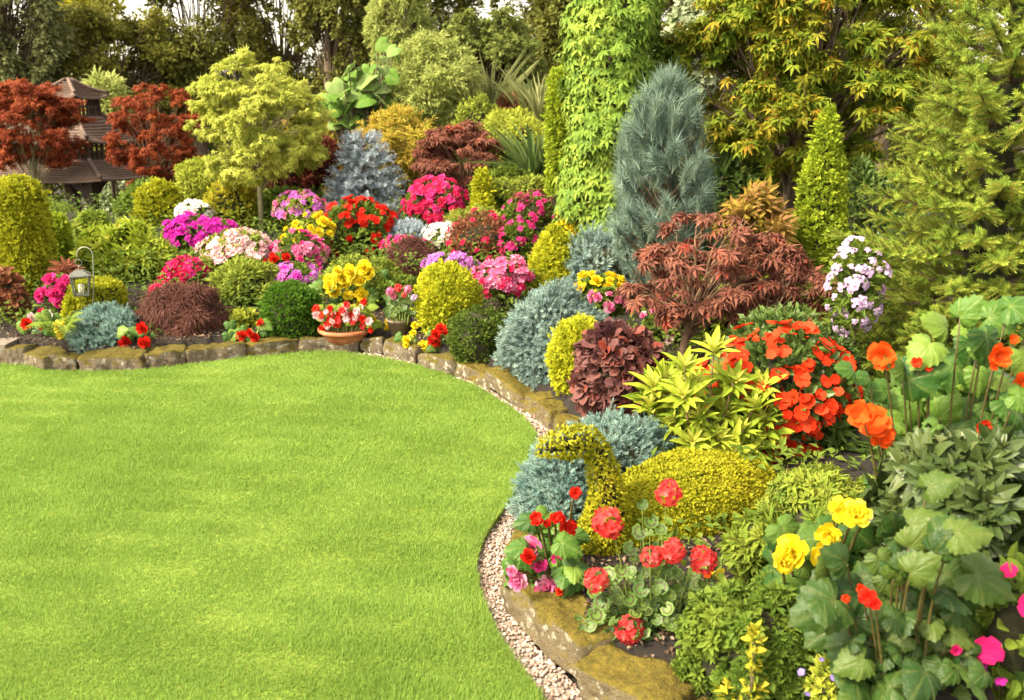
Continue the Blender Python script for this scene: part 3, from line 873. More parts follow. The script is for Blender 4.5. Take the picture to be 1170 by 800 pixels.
def shrub(name, label, cat, px, yt, yb, wpx, D, leaf, lmat, lsize, n, K=26, rc=.34, up=.4, flowers=None, group=None, seed=0, ry=.9,
          core=.62, droop=0., depth=.5, stem='bark', extra=None, individually=True):
    """a leafy shrub: lobes of leaves round a twiggy middle. flowers = [(kind, material, count, size, zmin, lift)]"""
    r = np.random.default_rng(seed + 500); x, zt, zb, rx = spot(px, yt, yb, wpx, D)
    root = root_at(name, label, cat, x, D, zb, group); g = root.location[2]
    rz = (zt - zb) / 2; ctr = np.array([x, D, (zt + zb) / 2]); S = np.maximum(np.array([rx, rx * ry, rz]) - .35 * lsize, np.array([rx, rx * ry, rz]) * .6)
    R = np.full(K, rc) * r.uniform(.55, 1.45, K); C = lobes(r, K, R)
    P, U, j = on_spheres(r, C, R, n); n = len(P)
    cl = np.clip(r.normal(.5, .2, K), 0, 1)[j]
    P = P - U * (R[j] * depth * r.uniform(0, 1, n) ** 2)[:, None]
    N = nrm(U * .6 + nrm(P) * .5 + np.array([0, 0, up]) + rsph(r, n) * .55)
    Dr = nrm(U * .7 + nrm(P) * .4 + rsph(r, n) * .7 + np.array([0, 0, .25 - droop]))
    mb = MB(); a = np.clip(.55 * cl + .45 * r.uniform(size=n) + r.normal(size=n) * .1, 0, 1)
    tms = leaf if isinstance(leaf, list) else [leaf]; pick = r.integers(0, len(tms), n)
    for k, t in enumerate(tms):
        q = pick == k; scatter(mb, t, ctr + P[q] * S, Dr[q], N[q], lsize * r.uniform(.65, 1.3, q.sum()), a[q])
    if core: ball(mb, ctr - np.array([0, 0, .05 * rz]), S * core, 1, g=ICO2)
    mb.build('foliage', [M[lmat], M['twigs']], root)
    sm = MB()
    for k in range(5):
        q = ctr + C[k] * S * .7; tube(sm, bez((x + r.normal() * .03, D + r.normal() * .03, g - .03), (x + C[k][0] * S[0] * .2, D + C[k][1] * S[1] * .2, ctr[2] - rz * .3), q, 6), np.linspace(1, .28, 6) * min(.022 * (1 + rx), .07 * rx), 5)
    sm.build('stem', [M[stem]], root)
    for kind, mat, cnt, fs, zmin, lift, *mass in (flowers or []):
        lift += .012 + lsize * .25; fs *= 1.12
        Uf = fib(int(cnt * 1.0), r, zmin, .32)
        # stand each flower on the lobes it belongs to
        dd = (Uf[:, None, :] * C[None]).sum(-1); perp = np.sqrt(np.maximum((C ** 2).sum(-1)[None] - dd ** 2, 0))
        reach = np.where(perp < R[None], dd + np.sqrt(np.maximum(R[None] ** 2 - perp ** 2, 0)), 0).max(1)
        reach = np.where(reach < .5, .85, reach)
        thin = wob(Uf, 3.2, seed + 7) + r.normal(size=len(Uf)) * .3 > -.85; Uf, reach = Uf[thin], reach[thin] * (1 + .10 * r.uniform(0, 1, thin.sum()) ** 3)
        if individually and not mass:
            for u, q in zip(Uf, reach):
                put_flower(root, kind, mat, ctr + u * S * q + u * lift, u * np.array([1, 1, 1]) + np.array([-.1, -.25, .35]) + r.normal(size=3) * .25, fs * r.uniform(.6, 1.25), r)
        else:
            fb = MB(); tm = FLT[kind]
            scatter(fb, tm, ctr + Uf * S * reach[:, None] + Uf * lift, rsph(r, len(Uf)), Uf + np.array([-.1, -.25, .35]) + rsph(r, len(Uf)) * .3, fs * r.uniform(.75, 1.2, len(Uf)), r.uniform(0, 1, len(Uf)))
            fb.build('blossom', [M[mat]], root)['kind'] = 'stuff'
    if extra: extra(root, ctr, S, r)
    return root
FLT = {'azalea': truss(1, 4, .6, .55, .42, .3), 'single': floret(2, 5, .46, .12), 'impatiens': floret(2, 5, .52, .05, 4)}

def tree(name, label, cat, px, yt, yb, wpx, D, leaf, lmat, lsize, n, K=30, rc=.28, flat=.6, bark='bark', trunk_px=None, trunk_r=.05, fork=.35, group=None,
         seed=0, droop=.35, ry=.85, up=.7, lean=0., bottom=-.75, fill=.55, wood=True, base_px=None, ztop=None, limbs=1., twig=9):
    """trunk and limbs that reach every clump of the crown; the crown is pads of leaves with gaps between"""
    r = np.random.default_rng(seed + 900); x, zt, zb, rx = spot(px, yt, yb, wpx, D)
    if ztop: zt = ztop
    bx = at(trunk_px or px, yb, D)[0]
    g = gz(bx, D) if base_px is None else at(trunk_px or px, base_px, D)[2]
    root = thing(name, label, cat, (bx, D, g), group)
    ctr = np.array([x, D, (zt + zb) / 2]); S = np.array([rx, rx * ry, (zt - zb) / 2])
    C = rsph(r, K * 3); C = C[C[:, 2] > bottom][:K] * r.uniform(0.25, 1, (K, 1)) ** .45; K = len(C)
    R = rc * r.uniform(.65, 1.25, K); C *= (1 - R * .8)[:, None]
    w = R ** 2 / (R ** 2).sum(); nt_ = max(K, n // twig); jt = r.choice(K, nt_, p=w)
    Ut = nrm(rsph(r, nt_) + nrm(C[jt]) * .55); Ut[:, 2] *= flat; lt = R[jt] * r.uniform(.5, 1.25, nt_)
    ti = r.integers(0, nt_, n); j = jt[ti]; q = r.uniform(.12, 1, n) ** fill; U = Ut[ti]
    P = C[j] + U * (lt[ti] * q)[:, None] + rsph(r, n) * (R[j] * .16)[:, None] * [1, 1, .6]; P[:, 2] -= droop * .35 * lt[ti] * q ** 2
    cl = np.clip(.6 * r.normal(.5, .24, K)[j] + .4 * r.normal(.5, .3, nt_)[ti], 0, 1)
    N = nrm(U * .35 + np.array([0, 0, up]) + rsph(r, n) * .5)
    Dr = nrm(U * 1.0 + rsph(r, n) * .7 - np.array([0, 0, droop]))
    mb = MB(); tms = leaf if isinstance(leaf, list) else [leaf]; pick = r.integers(0, len(tms), n)
    a = np.clip(.5 * cl + .5 * r.uniform(size=n) + r.normal(size=n) * .08, 0, 1)
    for k, t in enumerate(tms):
        m = pick == k; scatter(mb, t, ctr + P[m] * S, Dr[m], N[m], lsize * r.uniform(.65, 1.25, m.sum()), a[m])
    mb.build('crown', [M[lmat]], root)
    if wood:
        tb = MB(); fk = np.array([bx + (x - bx) * .5 + lean, D, zb + (zt - zb) * fork])
        tube(tb, bez((bx, D, g - .08), (bx + lean * .6, D, (g + fk[2]) / 2), fk, 8), np.linspace(1.25, .8, 8) * trunk_r, 9)
        for k in range(K):
            e = ctr + C[k] * S; t0 = r.uniform(.45, 1); b0 = np.array([bx, D, g]) * (1 - t0) + fk * t0
            if e[2] < b0[2]: b0 = np.array([bx, D, g]) * .45 + fk * .55
            mid = (b0 + e) / 2 + np.array([0, 0, .15 * (zt - zb) * r.uniform(0, 1)])
            d = trunk_r * r.uniform(.3, .5) * limbs
            path = bez(b0, mid, e, 8); path[1:-1] += r.normal(size=(6, 3)) * .015 * rx
            tube(tb, path, np.linspace(d, d * .22, 8), 5)
            for _ in range(2):
                e2 = e + rsph(r, 1)[0] * S * R[k] * .8; tube(tb, bez(path[5], (path[5] + e2) / 2 + r.normal(size=3) * .03 * rx, e2, 5), np.linspace(d * .35, d * .12, 5), 4)
        tb.build('trunk', [M[bark]], root)
    return root

def conifer(name, label, cat, px, yt, yb, wpx, D, sh, mat, slen, levels=16, per=8, group=None, seed=0, droop=.25, tip=1.0, rough=.25, power=.8, ztop=None, side=5, base_px=None, fan=.8, core=0):
    """a spruce: whorls of branches with side shoots all along, each shoot set round with needles"""
    r = np.random.default_rng(seed + 1300); x, zt, zb, rx = spot(px, yt, yb, wpx, D)
    if ztop: zt = ztop
    root = root_at(name, label, cat, x, D, zb, group); g = root.location[2]
    tb, P, Dv, Nv, Sz = MB(), [], [], [], []
    tube(tb, [(x, D, g - .05), (x, D, zb + (zt - zb) * .5), (x, D, zt - .05)], [.05 + .03 * rx, .04 + .01 * rx, .012], 8)
    for i in range(levels):
        h = (i + r.uniform(-.25, .25)) / levels; h = max(0, h); z = zb + (zt - zb) * h * .97
        Lb = rx * (1 - h) ** power + .04
        m = max(3, int(per * (1 - h * .5)))
        for k in range(m):
            t = (k + r.uniform(-.3, .3)) / m * 6.283 + i * 1.1; Lk = Lb * r.uniform(1 - rough, 1 + rough * .6)
            dr = np.array([math.cos(t), math.sin(t), 0]); rise = -droop * (1 - h) + .55 * h
            p0 = np.array([x, D, z]); p1 = p0 + dr * Lk * .55 + np.array([0, 0, rise * Lk * .45 + .05]); p2 = p0 + dr * Lk + np.array([0, 0, rise * Lk + tip * .10 * Lk])
            path = bez(p0, p1, p2, 9); tube(tb, path, np.linspace(.012 + .008 * rx, .004, 9), 4)
            tg = nrm(np.gradient(path, axis=0)); ns = max(2, int(side * Lk / rx * 2))
            P.append(p2 - tg[-1] * slen * .3); Dv.append(tg[-1]); Nv.append([0, 0, 1]); Sz.append(slen)
            for q in range(ns):
                f = .22 + .78 * (q + r.uniform(0, 1)) / ns; c = np.array([np.interp(f * 8, np.arange(9), path[:, w_]) for w_ in range(3)])
                ax = nrm(np.array([np.interp(f * 8, np.arange(9), tg[:, w_]) for w_ in range(3)])); sd = np.cross(ax, [0, 0, 1.])
                for sg in (-1, 1):
                    dd = nrm(ax * .7 + sd * sg * fan * r.uniform(.6, 1.2) + np.array([0, 0, r.uniform(-.75, .5)]))
                    P.append(c); Dv.append(dd); Nv.append([0, 0, 1]); Sz.append(slen * r.uniform(.7, 1.1) * (1.1 - .35 * f))
                if r.uniform() < .6: P.append(c); Dv.append(nrm(ax + np.array([0, 0, r.uniform(.2, 1.)]))); Nv.append([1, 0, 0]); Sz.append(slen * .8)
    for q in range(4): P.append([x, D, zt - slen * .8]); Dv.append([r.normal() * .25, r.normal() * .25, 1]); Nv.append([1, 0, 0]); Sz.append(slen)
    P, Dv, Nv, Sz = map(np.array, (P, Dv, Nv, Sz)); mb = MB(); pick = r.integers(0, len(sh), len(P)); a = np.clip(r.normal(.5, .25, len(P)), 0, 1)
    for k, t in enumerate(sh):
        m = pick == k; scatter(mb, t, P[m], Dv[m], Nv[m], Sz[m], a[m])
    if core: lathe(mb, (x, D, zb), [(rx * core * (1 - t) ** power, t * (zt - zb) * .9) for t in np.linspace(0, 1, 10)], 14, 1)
    mb.build('foliage', [M[mat], M['twigs']], root); tb.build('trunk', [M['bark']], root)
    return root

def stalks(root, ends, g, x, D, mat, r, rad=.006, name='stem', spread=.15):
    s = MB()
    for e in ends:
        b = np.array([x + (e[0] - x) * spread, D + (e[1] - D) * spread, g - .02]); m = (b + e) / 2 + np.array([(e[0] - x) * -.1, .10, .1 * (e[2] - g)])
        tube(s, bez(b, m, e, 7), np.linspace(rad * 1.3, rad * .8, 7), 5)
    return s.build(name, [M[mat]], root)

def broad_plant(name, label, cat, px, base, D, leaves, lmat, tms, flowers=(), fkind='double', group=None, seed=0, stalk='stalk_red', zground=None, rad=.006, fill=0, front=.12):
    """a plant of a few broad leaves on stalks; leaves = [(px, py, size in px, facing, tip angle)], flowers = [(px, py, size in px, material[, kind])]"""
    r = np.random.default_rng(seed + 1700); x = at(px, base, D)[0]; g = gz(x, D) if zground is None else zground
    root = thing(name, label, cat, (x, D, g), group); mb = MB(); ends = []
    for (lx, ly, sp, tip) in leaves:
        d = D + r.uniform(-.16, .16); p = at(lx, ly, d); s = metres(sp, ly, d) * .68
        dx = np.array([math.cos(tip), -.25 - .2 * r.uniform(), math.sin(tip) * .8]); N = nrm(np.array([r.normal() * .25, -.75, .75 + r.normal() * .2]))
        scatter(mb, tms[int(r.integers(0, len(tms)))], (p - nrm(dx) * s * .15)[None], dx[None], N[None], np.array([s]), np.array([r.uniform()]), 0, True); ends.append(p - nrm(dx) * s * .15 - N * .004)
    for k in range(fill):
        e = ends[int(r.integers(len(leaves)))]; t = r.uniform(.25, .85); q = np.array([x + (e[0] - x) * .5, D - .1, g]) * (1 - t) + e * t + r.normal(size=3) * [.05, .05, .03]
        az = r.uniform(0, 6.28); dx = np.array([math.cos(az), math.sin(az) - .3, -.35]); s = metres(np.mean([w_[2] for w_ in leaves]), base, D) * .68 * r.uniform(.55, 1.05)
        scatter(mb, tms[int(r.integers(0, len(tms)))], q[None], dx[None], np.array([[r.normal() * .4, -.6, .8]]), np.array([s]), np.array([r.uniform()]), 0, True)
    fe = []
    for f in flowers:
        fx, fy, fp, fm = f[:4]; d = D - front + r.uniform(-.08, .05); p = at(fx, fy, d)
        put_flower(root, f[4] if len(f) > 4 else fkind, fm, p, [r.normal() * .3 - .1, -1, .35 + r.normal() * .25], metres(fp, fy, d) * .42, r); fe.append(p)
    mb.build('foliage', [M[lmat]], root); stalks(root, ends + fe, g, x, D, stalk, r, rad, spread=.5)
    return root

def clump_leaves(r, px, py, w, h, n, size):
    return [(px + r.uniform(-.5, .5) * w, py + r.uniform(-.5, .5) * h, size * r.uniform(.7, 1.25), r.choice([-1.57, -.6, -2.5, .2, 2.9, -1.2, -2.0]) + r.normal() * .25) for _ in range(n)]
# ------------------------------------------------------------------ beyond the garden: wood, house, gazebo
G_WOOD = 'tall trees behind the garden'
def build_undergrowth():
    r = np.random.default_rng(8); n = 110000; mb = MB()
    x = r.uniform(-19, 17, n); y = 29 + r.normal(size=n) * .8 + 1.5 * np.sin(x * .5); z = -1.3 + (3.6 + 1.0 * np.sin(x * .9) + .6 * np.sin(x * 2.3)) * r.uniform(0, 1, n) ** .8
    P = np.c_[x, y, z]; scatter(mb, LEAF2, P, rsph(r, n) + [0, 0, .2], rsph(r, n) + [0, -.8, .8], r.uniform(.10, .22, n), np.clip(.4 + .3 * wob(P, 1.2, 5) + r.normal(size=n) * .15, 0, 1))
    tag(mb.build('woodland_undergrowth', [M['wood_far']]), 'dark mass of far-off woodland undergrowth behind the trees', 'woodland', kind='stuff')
build_undergrowth()

def wood(label, px, yt, yb, w, D, mat, n=9000, ls=.20, K=70, rc=.24, seed=0, tr=.16, trunk_px=None, fork=.3, flat=.75, leaf=LEAF2, bottom=-1., bark='bark', fill=.6, name='broadleaf_tree', cat='tree'):
    return tree(name, label, cat, px, yt, yb, w, D, leaf, mat, ls * .62, int(n * 2.9), int(K * 1.5), rc, flat, bark, trunk_px, tr, fork, G_WOOD, seed, .15, .8, .5, 0, bottom, fill, limbs=.38)
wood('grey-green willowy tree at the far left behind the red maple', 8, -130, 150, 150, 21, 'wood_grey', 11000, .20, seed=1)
wood('sunlit golden tree top glimpsed behind the dark trees above the gazebo', 92, -40, 70, 110, 27, 'wood_sunlit', 3600, .24, 26, seed=2, name='sunlit_tree')  # its gold is sunlight put into the leaf colour
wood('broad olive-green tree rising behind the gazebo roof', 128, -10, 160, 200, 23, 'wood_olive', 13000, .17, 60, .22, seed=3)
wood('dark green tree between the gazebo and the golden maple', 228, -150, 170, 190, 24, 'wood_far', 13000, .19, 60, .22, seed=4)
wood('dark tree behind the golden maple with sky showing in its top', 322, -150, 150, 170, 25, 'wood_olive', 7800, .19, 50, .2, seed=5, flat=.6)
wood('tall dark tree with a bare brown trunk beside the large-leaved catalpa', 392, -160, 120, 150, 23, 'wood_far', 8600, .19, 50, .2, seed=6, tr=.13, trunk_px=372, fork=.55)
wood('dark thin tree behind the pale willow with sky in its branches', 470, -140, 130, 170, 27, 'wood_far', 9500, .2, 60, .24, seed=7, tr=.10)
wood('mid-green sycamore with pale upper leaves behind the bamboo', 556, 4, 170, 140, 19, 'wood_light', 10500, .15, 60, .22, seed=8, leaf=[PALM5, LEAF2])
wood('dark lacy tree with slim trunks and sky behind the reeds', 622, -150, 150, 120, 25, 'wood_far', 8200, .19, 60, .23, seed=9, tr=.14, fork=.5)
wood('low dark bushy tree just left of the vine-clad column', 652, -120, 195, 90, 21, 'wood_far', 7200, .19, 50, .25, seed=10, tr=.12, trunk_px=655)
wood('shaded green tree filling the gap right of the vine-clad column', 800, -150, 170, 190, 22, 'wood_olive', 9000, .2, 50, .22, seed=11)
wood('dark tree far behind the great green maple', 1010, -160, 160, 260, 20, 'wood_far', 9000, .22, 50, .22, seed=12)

def build_house():
    a = at(560, 56, 34); b = at(668, 56, 34); zt = at(600, 40, 34)[2]; ze = at(600, 82, 34)[2]
    root = thing('house', 'distant house with a reddish tiled roof glimpsed through the trees', 'house', ((a[0] + b[0]) / 2, 37, gz(a[0], 37)))
    mb = MB(); x0, x1 = a[0], b[0]
    box(mb, ((x0 + x1) / 2, 37, (ze + root.location[2]) / 2), (x1 - x0, 6, ze - root.location[2])); mb.build('wall', [M['render_wall']], root)
    mb = MB(); V = [(x0 - .3, 33.7, ze - .1), (x1 + .3, 33.7, ze - .1), (x0 - .3, 37, zt), (x1 + .3, 37, zt), (x0 - .3, 40.3, ze - .1), (x1 + .3, 40.3, ze - .1)]
    mb.add(V, [(0, 1, 2), (1, 3, 2), (2, 3, 4), (3, 5, 4), (0, 2, 4), (1, 5, 3), (0, 4, 1), (1, 4, 5)]); mb.build('roof', [M['roof_tiles']], root)
build_house()

def build_gazebo():
    D = 16.5; c = at(78, 92, D); x, zap = c[0], c[2]; zg = -1.3
    root = thing('gazebo', 'brown timber oriental gazebo with tiered curved roofs between the red maples', 'gazebo', (x, D, zg))
    th = math.radians(-13); Rz = np.array([[math.cos(th), -math.sin(th), 0], [math.sin(th), math.cos(th), 0], [0, 0, 1]])
    o = np.array([x, D, 0]); Z = lambda py: at(78, py, D)[2]; m = lambda n: metres(n, 150, D)
    def tier(name, r1, z1, r0, z0, curl, flare, steps=9):
        """a square roof: ring of half-width r0 at z0 rises, curving, to r1 at z1; boards run round it"""
        mb = MB(); k = 12; V, T = [], []
        for i in range(steps + 1):
            f = i / steps; rr = r0 + (r1 - r0) * f; z = z0 + (z1 - z0) * (f ** curl)
            for lay in (0, 1):
                for s in range(4):
                    for q in range(k):
                        t = q / k * 2 - 1; p = np.array([t * rr, -rr]); a_ = s * math.pi / 2
                        zz = z + flare * (1 - f) ** 2 * abs(t) ** 4 - .035 * lay
                        V.append((p[0] * math.cos(a_) - p[1] * math.sin(a_), p[0] * math.sin(a_) + p[1] * math.cos(a_), zz))
        n = 4 * k
        for i in range(steps):
            for j in range(n):
                p, q = i * 2 * n + j, i * 2 * n + (j + 1) % n
                T += [(p, q, p + 2 * n), (q, q + 2 * n, p + 2 * n), (p + n, p + 3 * n, q + n), (q + n, p + 3 * n, q + 3 * n)]
        for j in range(n):
            q = (j + 1) % n; T += [(j, j + n, q), (q, j + n, q + n)]
        mb.add(np.array(V) @ Rz.T + o, T)
        # lapped boards and hip ribs proud of the surface
        for i in range(1, steps):
            f = i / steps; rr = (r0 + (r1 - r0) * f) + .004; z = z0 + (z1 - z0) * (f ** curl) + .012
            for s in range(4):
                a_ = s * math.pi / 2; R2 = np.array([[math.cos(a_), -math.sin(a_), 0], [math.sin(a_), math.cos(a_), 0], [0, 0, 1]])
                bar(mb, o + Rz @ R2 @ np.array([-rr * .97, -rr, z]), o + Rz @ R2 @ np.array([rr * .97, -rr, z]), .03, .022)
        for s in range(4):
            a_ = s * math.pi / 2 + math.pi / 4; pts = []
            for i in range(steps + 1):
                f = i / steps; rr = (r0 + (r1 - r0) * f) * 1.4142; pts.append(o + Rz @ np.array([rr * math.cos(a_), rr * math.sin(a_), z0 + (z1 - z0) * f ** curl + flare * (1 - f) ** 2 + .03]))
            tube(mb, pts, .032, 6)
        return mb.build(name, [M['gazebo_wood']], root)
    tier('roof', .03, Z(92), m(29), Z(111), 1.35, .06)
    tier('roof', m(22), Z(133), m(66), Z(160), 1.3, .07)
    tier('roof', m(62), Z(179), m(106), Z(197), 1.15, .05)
    def posts(name, hw, z0, z1, w, n):
        mb = MB()
        for s in range(4):
            a_ = s * math.pi / 2; R2 = np.array([[math.cos(a_), -math.sin(a_), 0], [math.sin(a_), math.cos(a_), 0], [0, 0, 1]]); Q = Rz @ R2
            for k in range(n):
                t = -1 + 2 * k / (n - 1) if n > 1 else 0
                if k == n - 1: continue
                big = 1.8 if k == 0 else 1
                bar(mb, o + Q @ np.array([t * hw, -hw, z0]), o + Q @ np.array([t * hw, -hw, z1]), w * big, w * big)
            for zz in ([z0 + (z1 - z0) * .5] if n > 3 else []) + [z0 + .02, z1 - .02]: bar(mb, o + Q @ np.array([-hw + .02, -hw + .001, zz]), o + Q @ np.array([hw - .03, -hw + .001, zz]), w * .9, w * .9)
        return mb.build(name, [M['gazebo_dark']], root)
    posts('lattice', m(20), Z(134), Z(110), .035, 7)
    posts('lattice', m(57), Z(180), Z(160), .035, 15)
    for s in range(4):
        a_ = s * math.pi / 2; Q = Rz @ np.array([[math.cos(a_), -math.sin(a_), 0], [math.sin(a_), math.cos(a_), 0], [0, 0, 1]]); hw = m(53)
        mb = MB(); p = o + Q @ np.array([-hw, -hw, 0]); zt = Z(194)
        box(mb, p + [0, 0, (zg + zt) / 2], (.14, .14, zt - zg), Rz)
        for dx, dy in ((1, 0), (0, 1)):
            e = Q @ np.array([dx * .42, dy * .42, 0])
            path = bez(p + [0, 0, zt - .62], p + [0, 0, zt - .18] + e * .15, p + e + [0, 0, zt - .04], 7)
            for i in range(6): bar(mb, path[i], path[i + 1] + (path[i + 1] - path[i]) * .1, .10, .09 + .02 * i)
        mb.build('post', [M['gazebo_dark']], root)
    mb = MB(); box(mb, (x, D, zg + .09), (m(116), m(116), .18), Rz); mb.build('deck', [M['gazebo_wood']], root)
    mb = MB(); hw = m(54)
    for s in range(4):
        a_ = s * math.pi / 2; Q = Rz @ np.array([[math.cos(a_), -math.sin(a_), 0], [math.sin(a_), math.cos(a_), 0], [0, 0, 1]])
        if s == 1: continue
        for zz in (.28, .62, .98): bar(mb, o + Q @ np.array([-hw + .08, -hw, zg + zz]), o + Q @ np.array([hw - .08, -hw, zg + zz]), .05, .07)
        for t in np.linspace(-.9, .9, 15): bar(mb, o + Q @ np.array([t * hw, -hw + .002, zg + .2]), o + Q @ np.array([t * hw, -hw + .002, zg + .96]), .03, .03)
    mb.build('railing', [M['gazebo_dark']], root)
build_gazebo()

G_MAP = 'ornamental maples in the border'
tree('japanese_maple', 'red-leaved maple on a pale trunk covering the gazebo front at far left', 'tree', 34, 78, 205, 140, 14.6, PALM5, 'maple_red', .075, 10500, 90, .25, .55, 'bark_pale', 37, .035, .4, G_MAP, 21, .45, .8, .6, bottom=-1, base_px=300, limbs=.4)
tree('japanese_maple', 'rounded red maple standing just right of the gazebo roof', 'tree', 177, 80, 222, 122, 14.4, PALM5, 'maple_red', .075, 5600, 84, .23, .45, 'bark_red', 180, .04, .35, G_MAP, 22, .45, .8, .6, bottom=-1, base_px=300, limbs=.6)
tree('japanese_maple', 'golden-yellow maple on a slim pale stem above the pink azaleas', 'tree', 296, 44, 232, 176, 12.2, PALM5, 'leaf_gold', .070, 11500, 130, .20, .55, 'bark_pale', 297, .034, .40, G_MAP, 23, .4, .85, .6, bottom=-.9, base_px=272, limbs=.45, fill=.4, twig=7)
# around the gazebo, in the lower garden
G_LOW = 'shrubs of the lower garden'
def low(label, px, yt, yb, w, D, mat, leaf=LEAF2, ls=.09, n=3500, seed=0, name='garden_shrub', cat='shrub', **k):
    return shrub(name, label, cat, px, yt, yb, w, D, leaf, mat, ls, n, group=G_LOW, seed=seed, **k)
low('feathery yellow-green shrub rising behind the gazebo roof', 122, 76, 200, 60, 18.6, 'bamboo_leaf', LANCE, .16, 3200, 1, core=.3)
low('pale green bush seen under the gazebo eaves left of its post', 52, 222, 290, 70, 19.5, 'leaf_light', seed=2)
low('blue-green bush under the gazebo right of its post', 126, 206, 262, 50, 19.3, 'silver_leaf', seed=3, ls=.12)
low('dark green shrub deep under the gazebo beside the red maple', 160, 196, 275, 60, 20., 'leaf_mid', seed=4)
low('pale yellow-green feathery bush between red maple and golden maple', 238, 178, 232, 76, 13.6, 'leaf_fresh', LANCE, .08, 4200, 5, core=.5)
low('dark red-leaved azalea bush behind the golden maple stem', 318, 176, 238, 86, 13.4, 'maple_dark', LEAF2, .07, 3800, 6)
low('green bush with yellow edges under the gazebo beside the yew column', 62, 232, 272, 56, 14.2, 'leaf_light', seed=7)
low('bushy green shrub behind the golden globe', 178, 205, 262, 90, 13.7, 'leaf_mid', seed=8)
low('wide green shrub below the dark red azalea', 330, 215, 275, 110, 12.8, 'leaf_mid', seed=9)
low('wine-red bush beside the blue spruce top', 362, 152, 215, 60, 13.9, 'maple_dark', LEAF2, .07, 2600, 10, core=.5)
low('amber feathery shrub between golden maple and blue spruce', 352, 128, 222, 92, 15.2, 'wispy', LANCE, .10, 4200, 11, core=.35)

def build_catalpa():
    r = np.random.default_rng(31); D = 15.0; x = at(408, 150, D)[0]; g = gz(x, D)
    root = thing('large_leaved_catalpa', 'plant with huge pale green leaves between golden maple and bamboo', 'tree', (x, D, g)); mb = MB(); s = MB()
    spots = [(432,66),(446,58),(438,78),(424,88),(410,94),(428,98),(440,100),(404,104),(416,112),(436,114),(388,118),(400,122),(414,128),(430,130),(380,128),(394,138),(410,142),(372,110),(384,106),(442,140),(426,146),(408,78),(444,90),(392,96)]
    E = []
    spots = spots + [(a_ + r.normal() * 9, b_ + 6 + r.normal() * 9) for _ in range(3) for a_, b_ in spots]
    for (px, py) in spots:
        d = D + r.uniform(-.4, .4); p = at(px, py, d); dx = np.array([r.choice([-1, -.6, .5, .9]), -.35, -.45 + r.normal() * .2]); N = nrm(np.array([r.normal() * .6, -.5 + r.normal() * .3, .8]))
        scatter(mb, SMOOTHBIG[int(r.integers(2))], p[None], dx[None], N[None], np.array([r.uniform(.15, .27)]), np.array([r.uniform()]), 0, True); E.append(p)
    mb.build('foliage', [M['big_leaf']], root)
    for e in E: tube(s, bez((x, D, g), (x + (e[0] - x) * .2, D, (g + e[2]) * .55), e, 7), np.linspace(.03, .008, 7), 5)
    s.build('stem', [M['bark']], root)
build_catalpa()
G_BAM = 'feathery bamboos and willows'
tree('bamboo', 'feathery yellow-green bamboo clump behind the amber shrubs', 'bamboo', 492, 34, 180, 128, 15.2, LANCE, 'bamboo_leaf', .085, 24000, 90, .24, 1.0, 'cane', 492, .02, .05, G_BAM, 41, .3, .8, .2, bottom=-1, fill=.5, limbs=1.2)
tree('willow', 'pale airy willow rising beside the bamboo to the top of the picture', 'tree', 456, -60, 110, 84, 16.5, LANCE, 'bamboo_leaf', .10, 11000, 70, .24, 1.0, 'bark', 452, .03, .1, G_BAM, 42, .4, .8, .2, bottom=-1, fill=.5, limbs=1.2)
tree('amber_shrub', 'amber and yellow feathery shrub below the bamboo', 'shrub', 458, 118, 222, 112, 13.8, LANCE, 'wispy', .075, 10500, 56, .24, .8, 'bark', 460, .03, .1, None, 43, .1, .8, .4, bottom=-1, fill=.5)
tree('japanese_maple', 'dark red spreading maple behind the gold upright conifer', 'tree', 527, 134, 224, 122, 12.9, PALM5, 'maple_bronze', .085, 6200, 40, .26, .4, 'bark_red', 530, .03, .2, G_MAP, 44, .4, .8, .6, base_px=262)
low('lime-green rounded bush in front of the pale reeds', 592, 118, 200, 100, 14.0, 'leaf_fresh', LANCE, .07, 5200, 12, core=.5)
low('lime shrub between bamboo and the dark red maple', 545, 108, 190, 60, 14.6, 'leaf_light', LEAF2, .07, 2800, 13)
low('plum-leaved bush among the pale reeds', 586, 104, 160, 50, 15.4, 'photinia', LEAF2, .08, 1600, 14, core=.5)
low('dark green bush below the spiky yucca', 580, 190, 245, 90, 12.2, 'leaf_mid', LEAF2, .06, 3600, 15)
low('olive shrub between gold upright conifer and yucca', 592, 196, 236, 74, 11.9, 'leaf_light', LEAF4, .06, 2600, 16)

def build_spiky(name, label, cat, px, base, D, n, ln, mat, up, seed, wid=1.0, spread=1.):
    r = np.random.default_rng(seed); p = at(px, base, D); g = gz(p[0], D); root = thing(name, label, cat, (p[0], D, min(g, p[2]))); mb = MB()
    t = r.uniform(0, 6.283, n); e = up + r.uniform(-.35, .45, n) * spread; Dv = np.c_[np.cos(t) * np.cos(e), np.sin(t) * np.cos(e), np.sin(e)]
    N = nrm(np.c_[-np.cos(t) * np.sin(e), -np.sin(t) * np.sin(e), np.cos(e)]); P = np.c_[p[0] + .12 * np.cos(t), D + .12 * np.sin(t), np.full(n, p[2])] + r.normal(size=(n, 3)) * [.05, .05, .02]
    V, T, b = SWORD; V = V * [1, wid, 1]; scatter(mb, (V, T, b), P, Dv, N, ln * r.uniform(.7, 1.1, n), r.uniform(0, 1, n))
    mb.build('foliage', [M[mat]], root)
    if p[2] > g + .05:
        s = MB(); tube(s, [(p[0], D, g - .02), (p[0], D, p[2] + .08)], .07); s.build('trunk', [M['bark']], root)
build_spiky('yucca', 'dark spiky yucca beside the narrow lime cypress', 'yucca', 612, 205, 12.6, 90, .85, 'spikes', .9, 51, 1.2)
build_spiky('reed_clump', 'tall pale upright reeds behind the lime-green bush', 'reeds', 618, 150, 15.4, 110, 1.1, 'reeds', 1.25, 52, .7, .5)
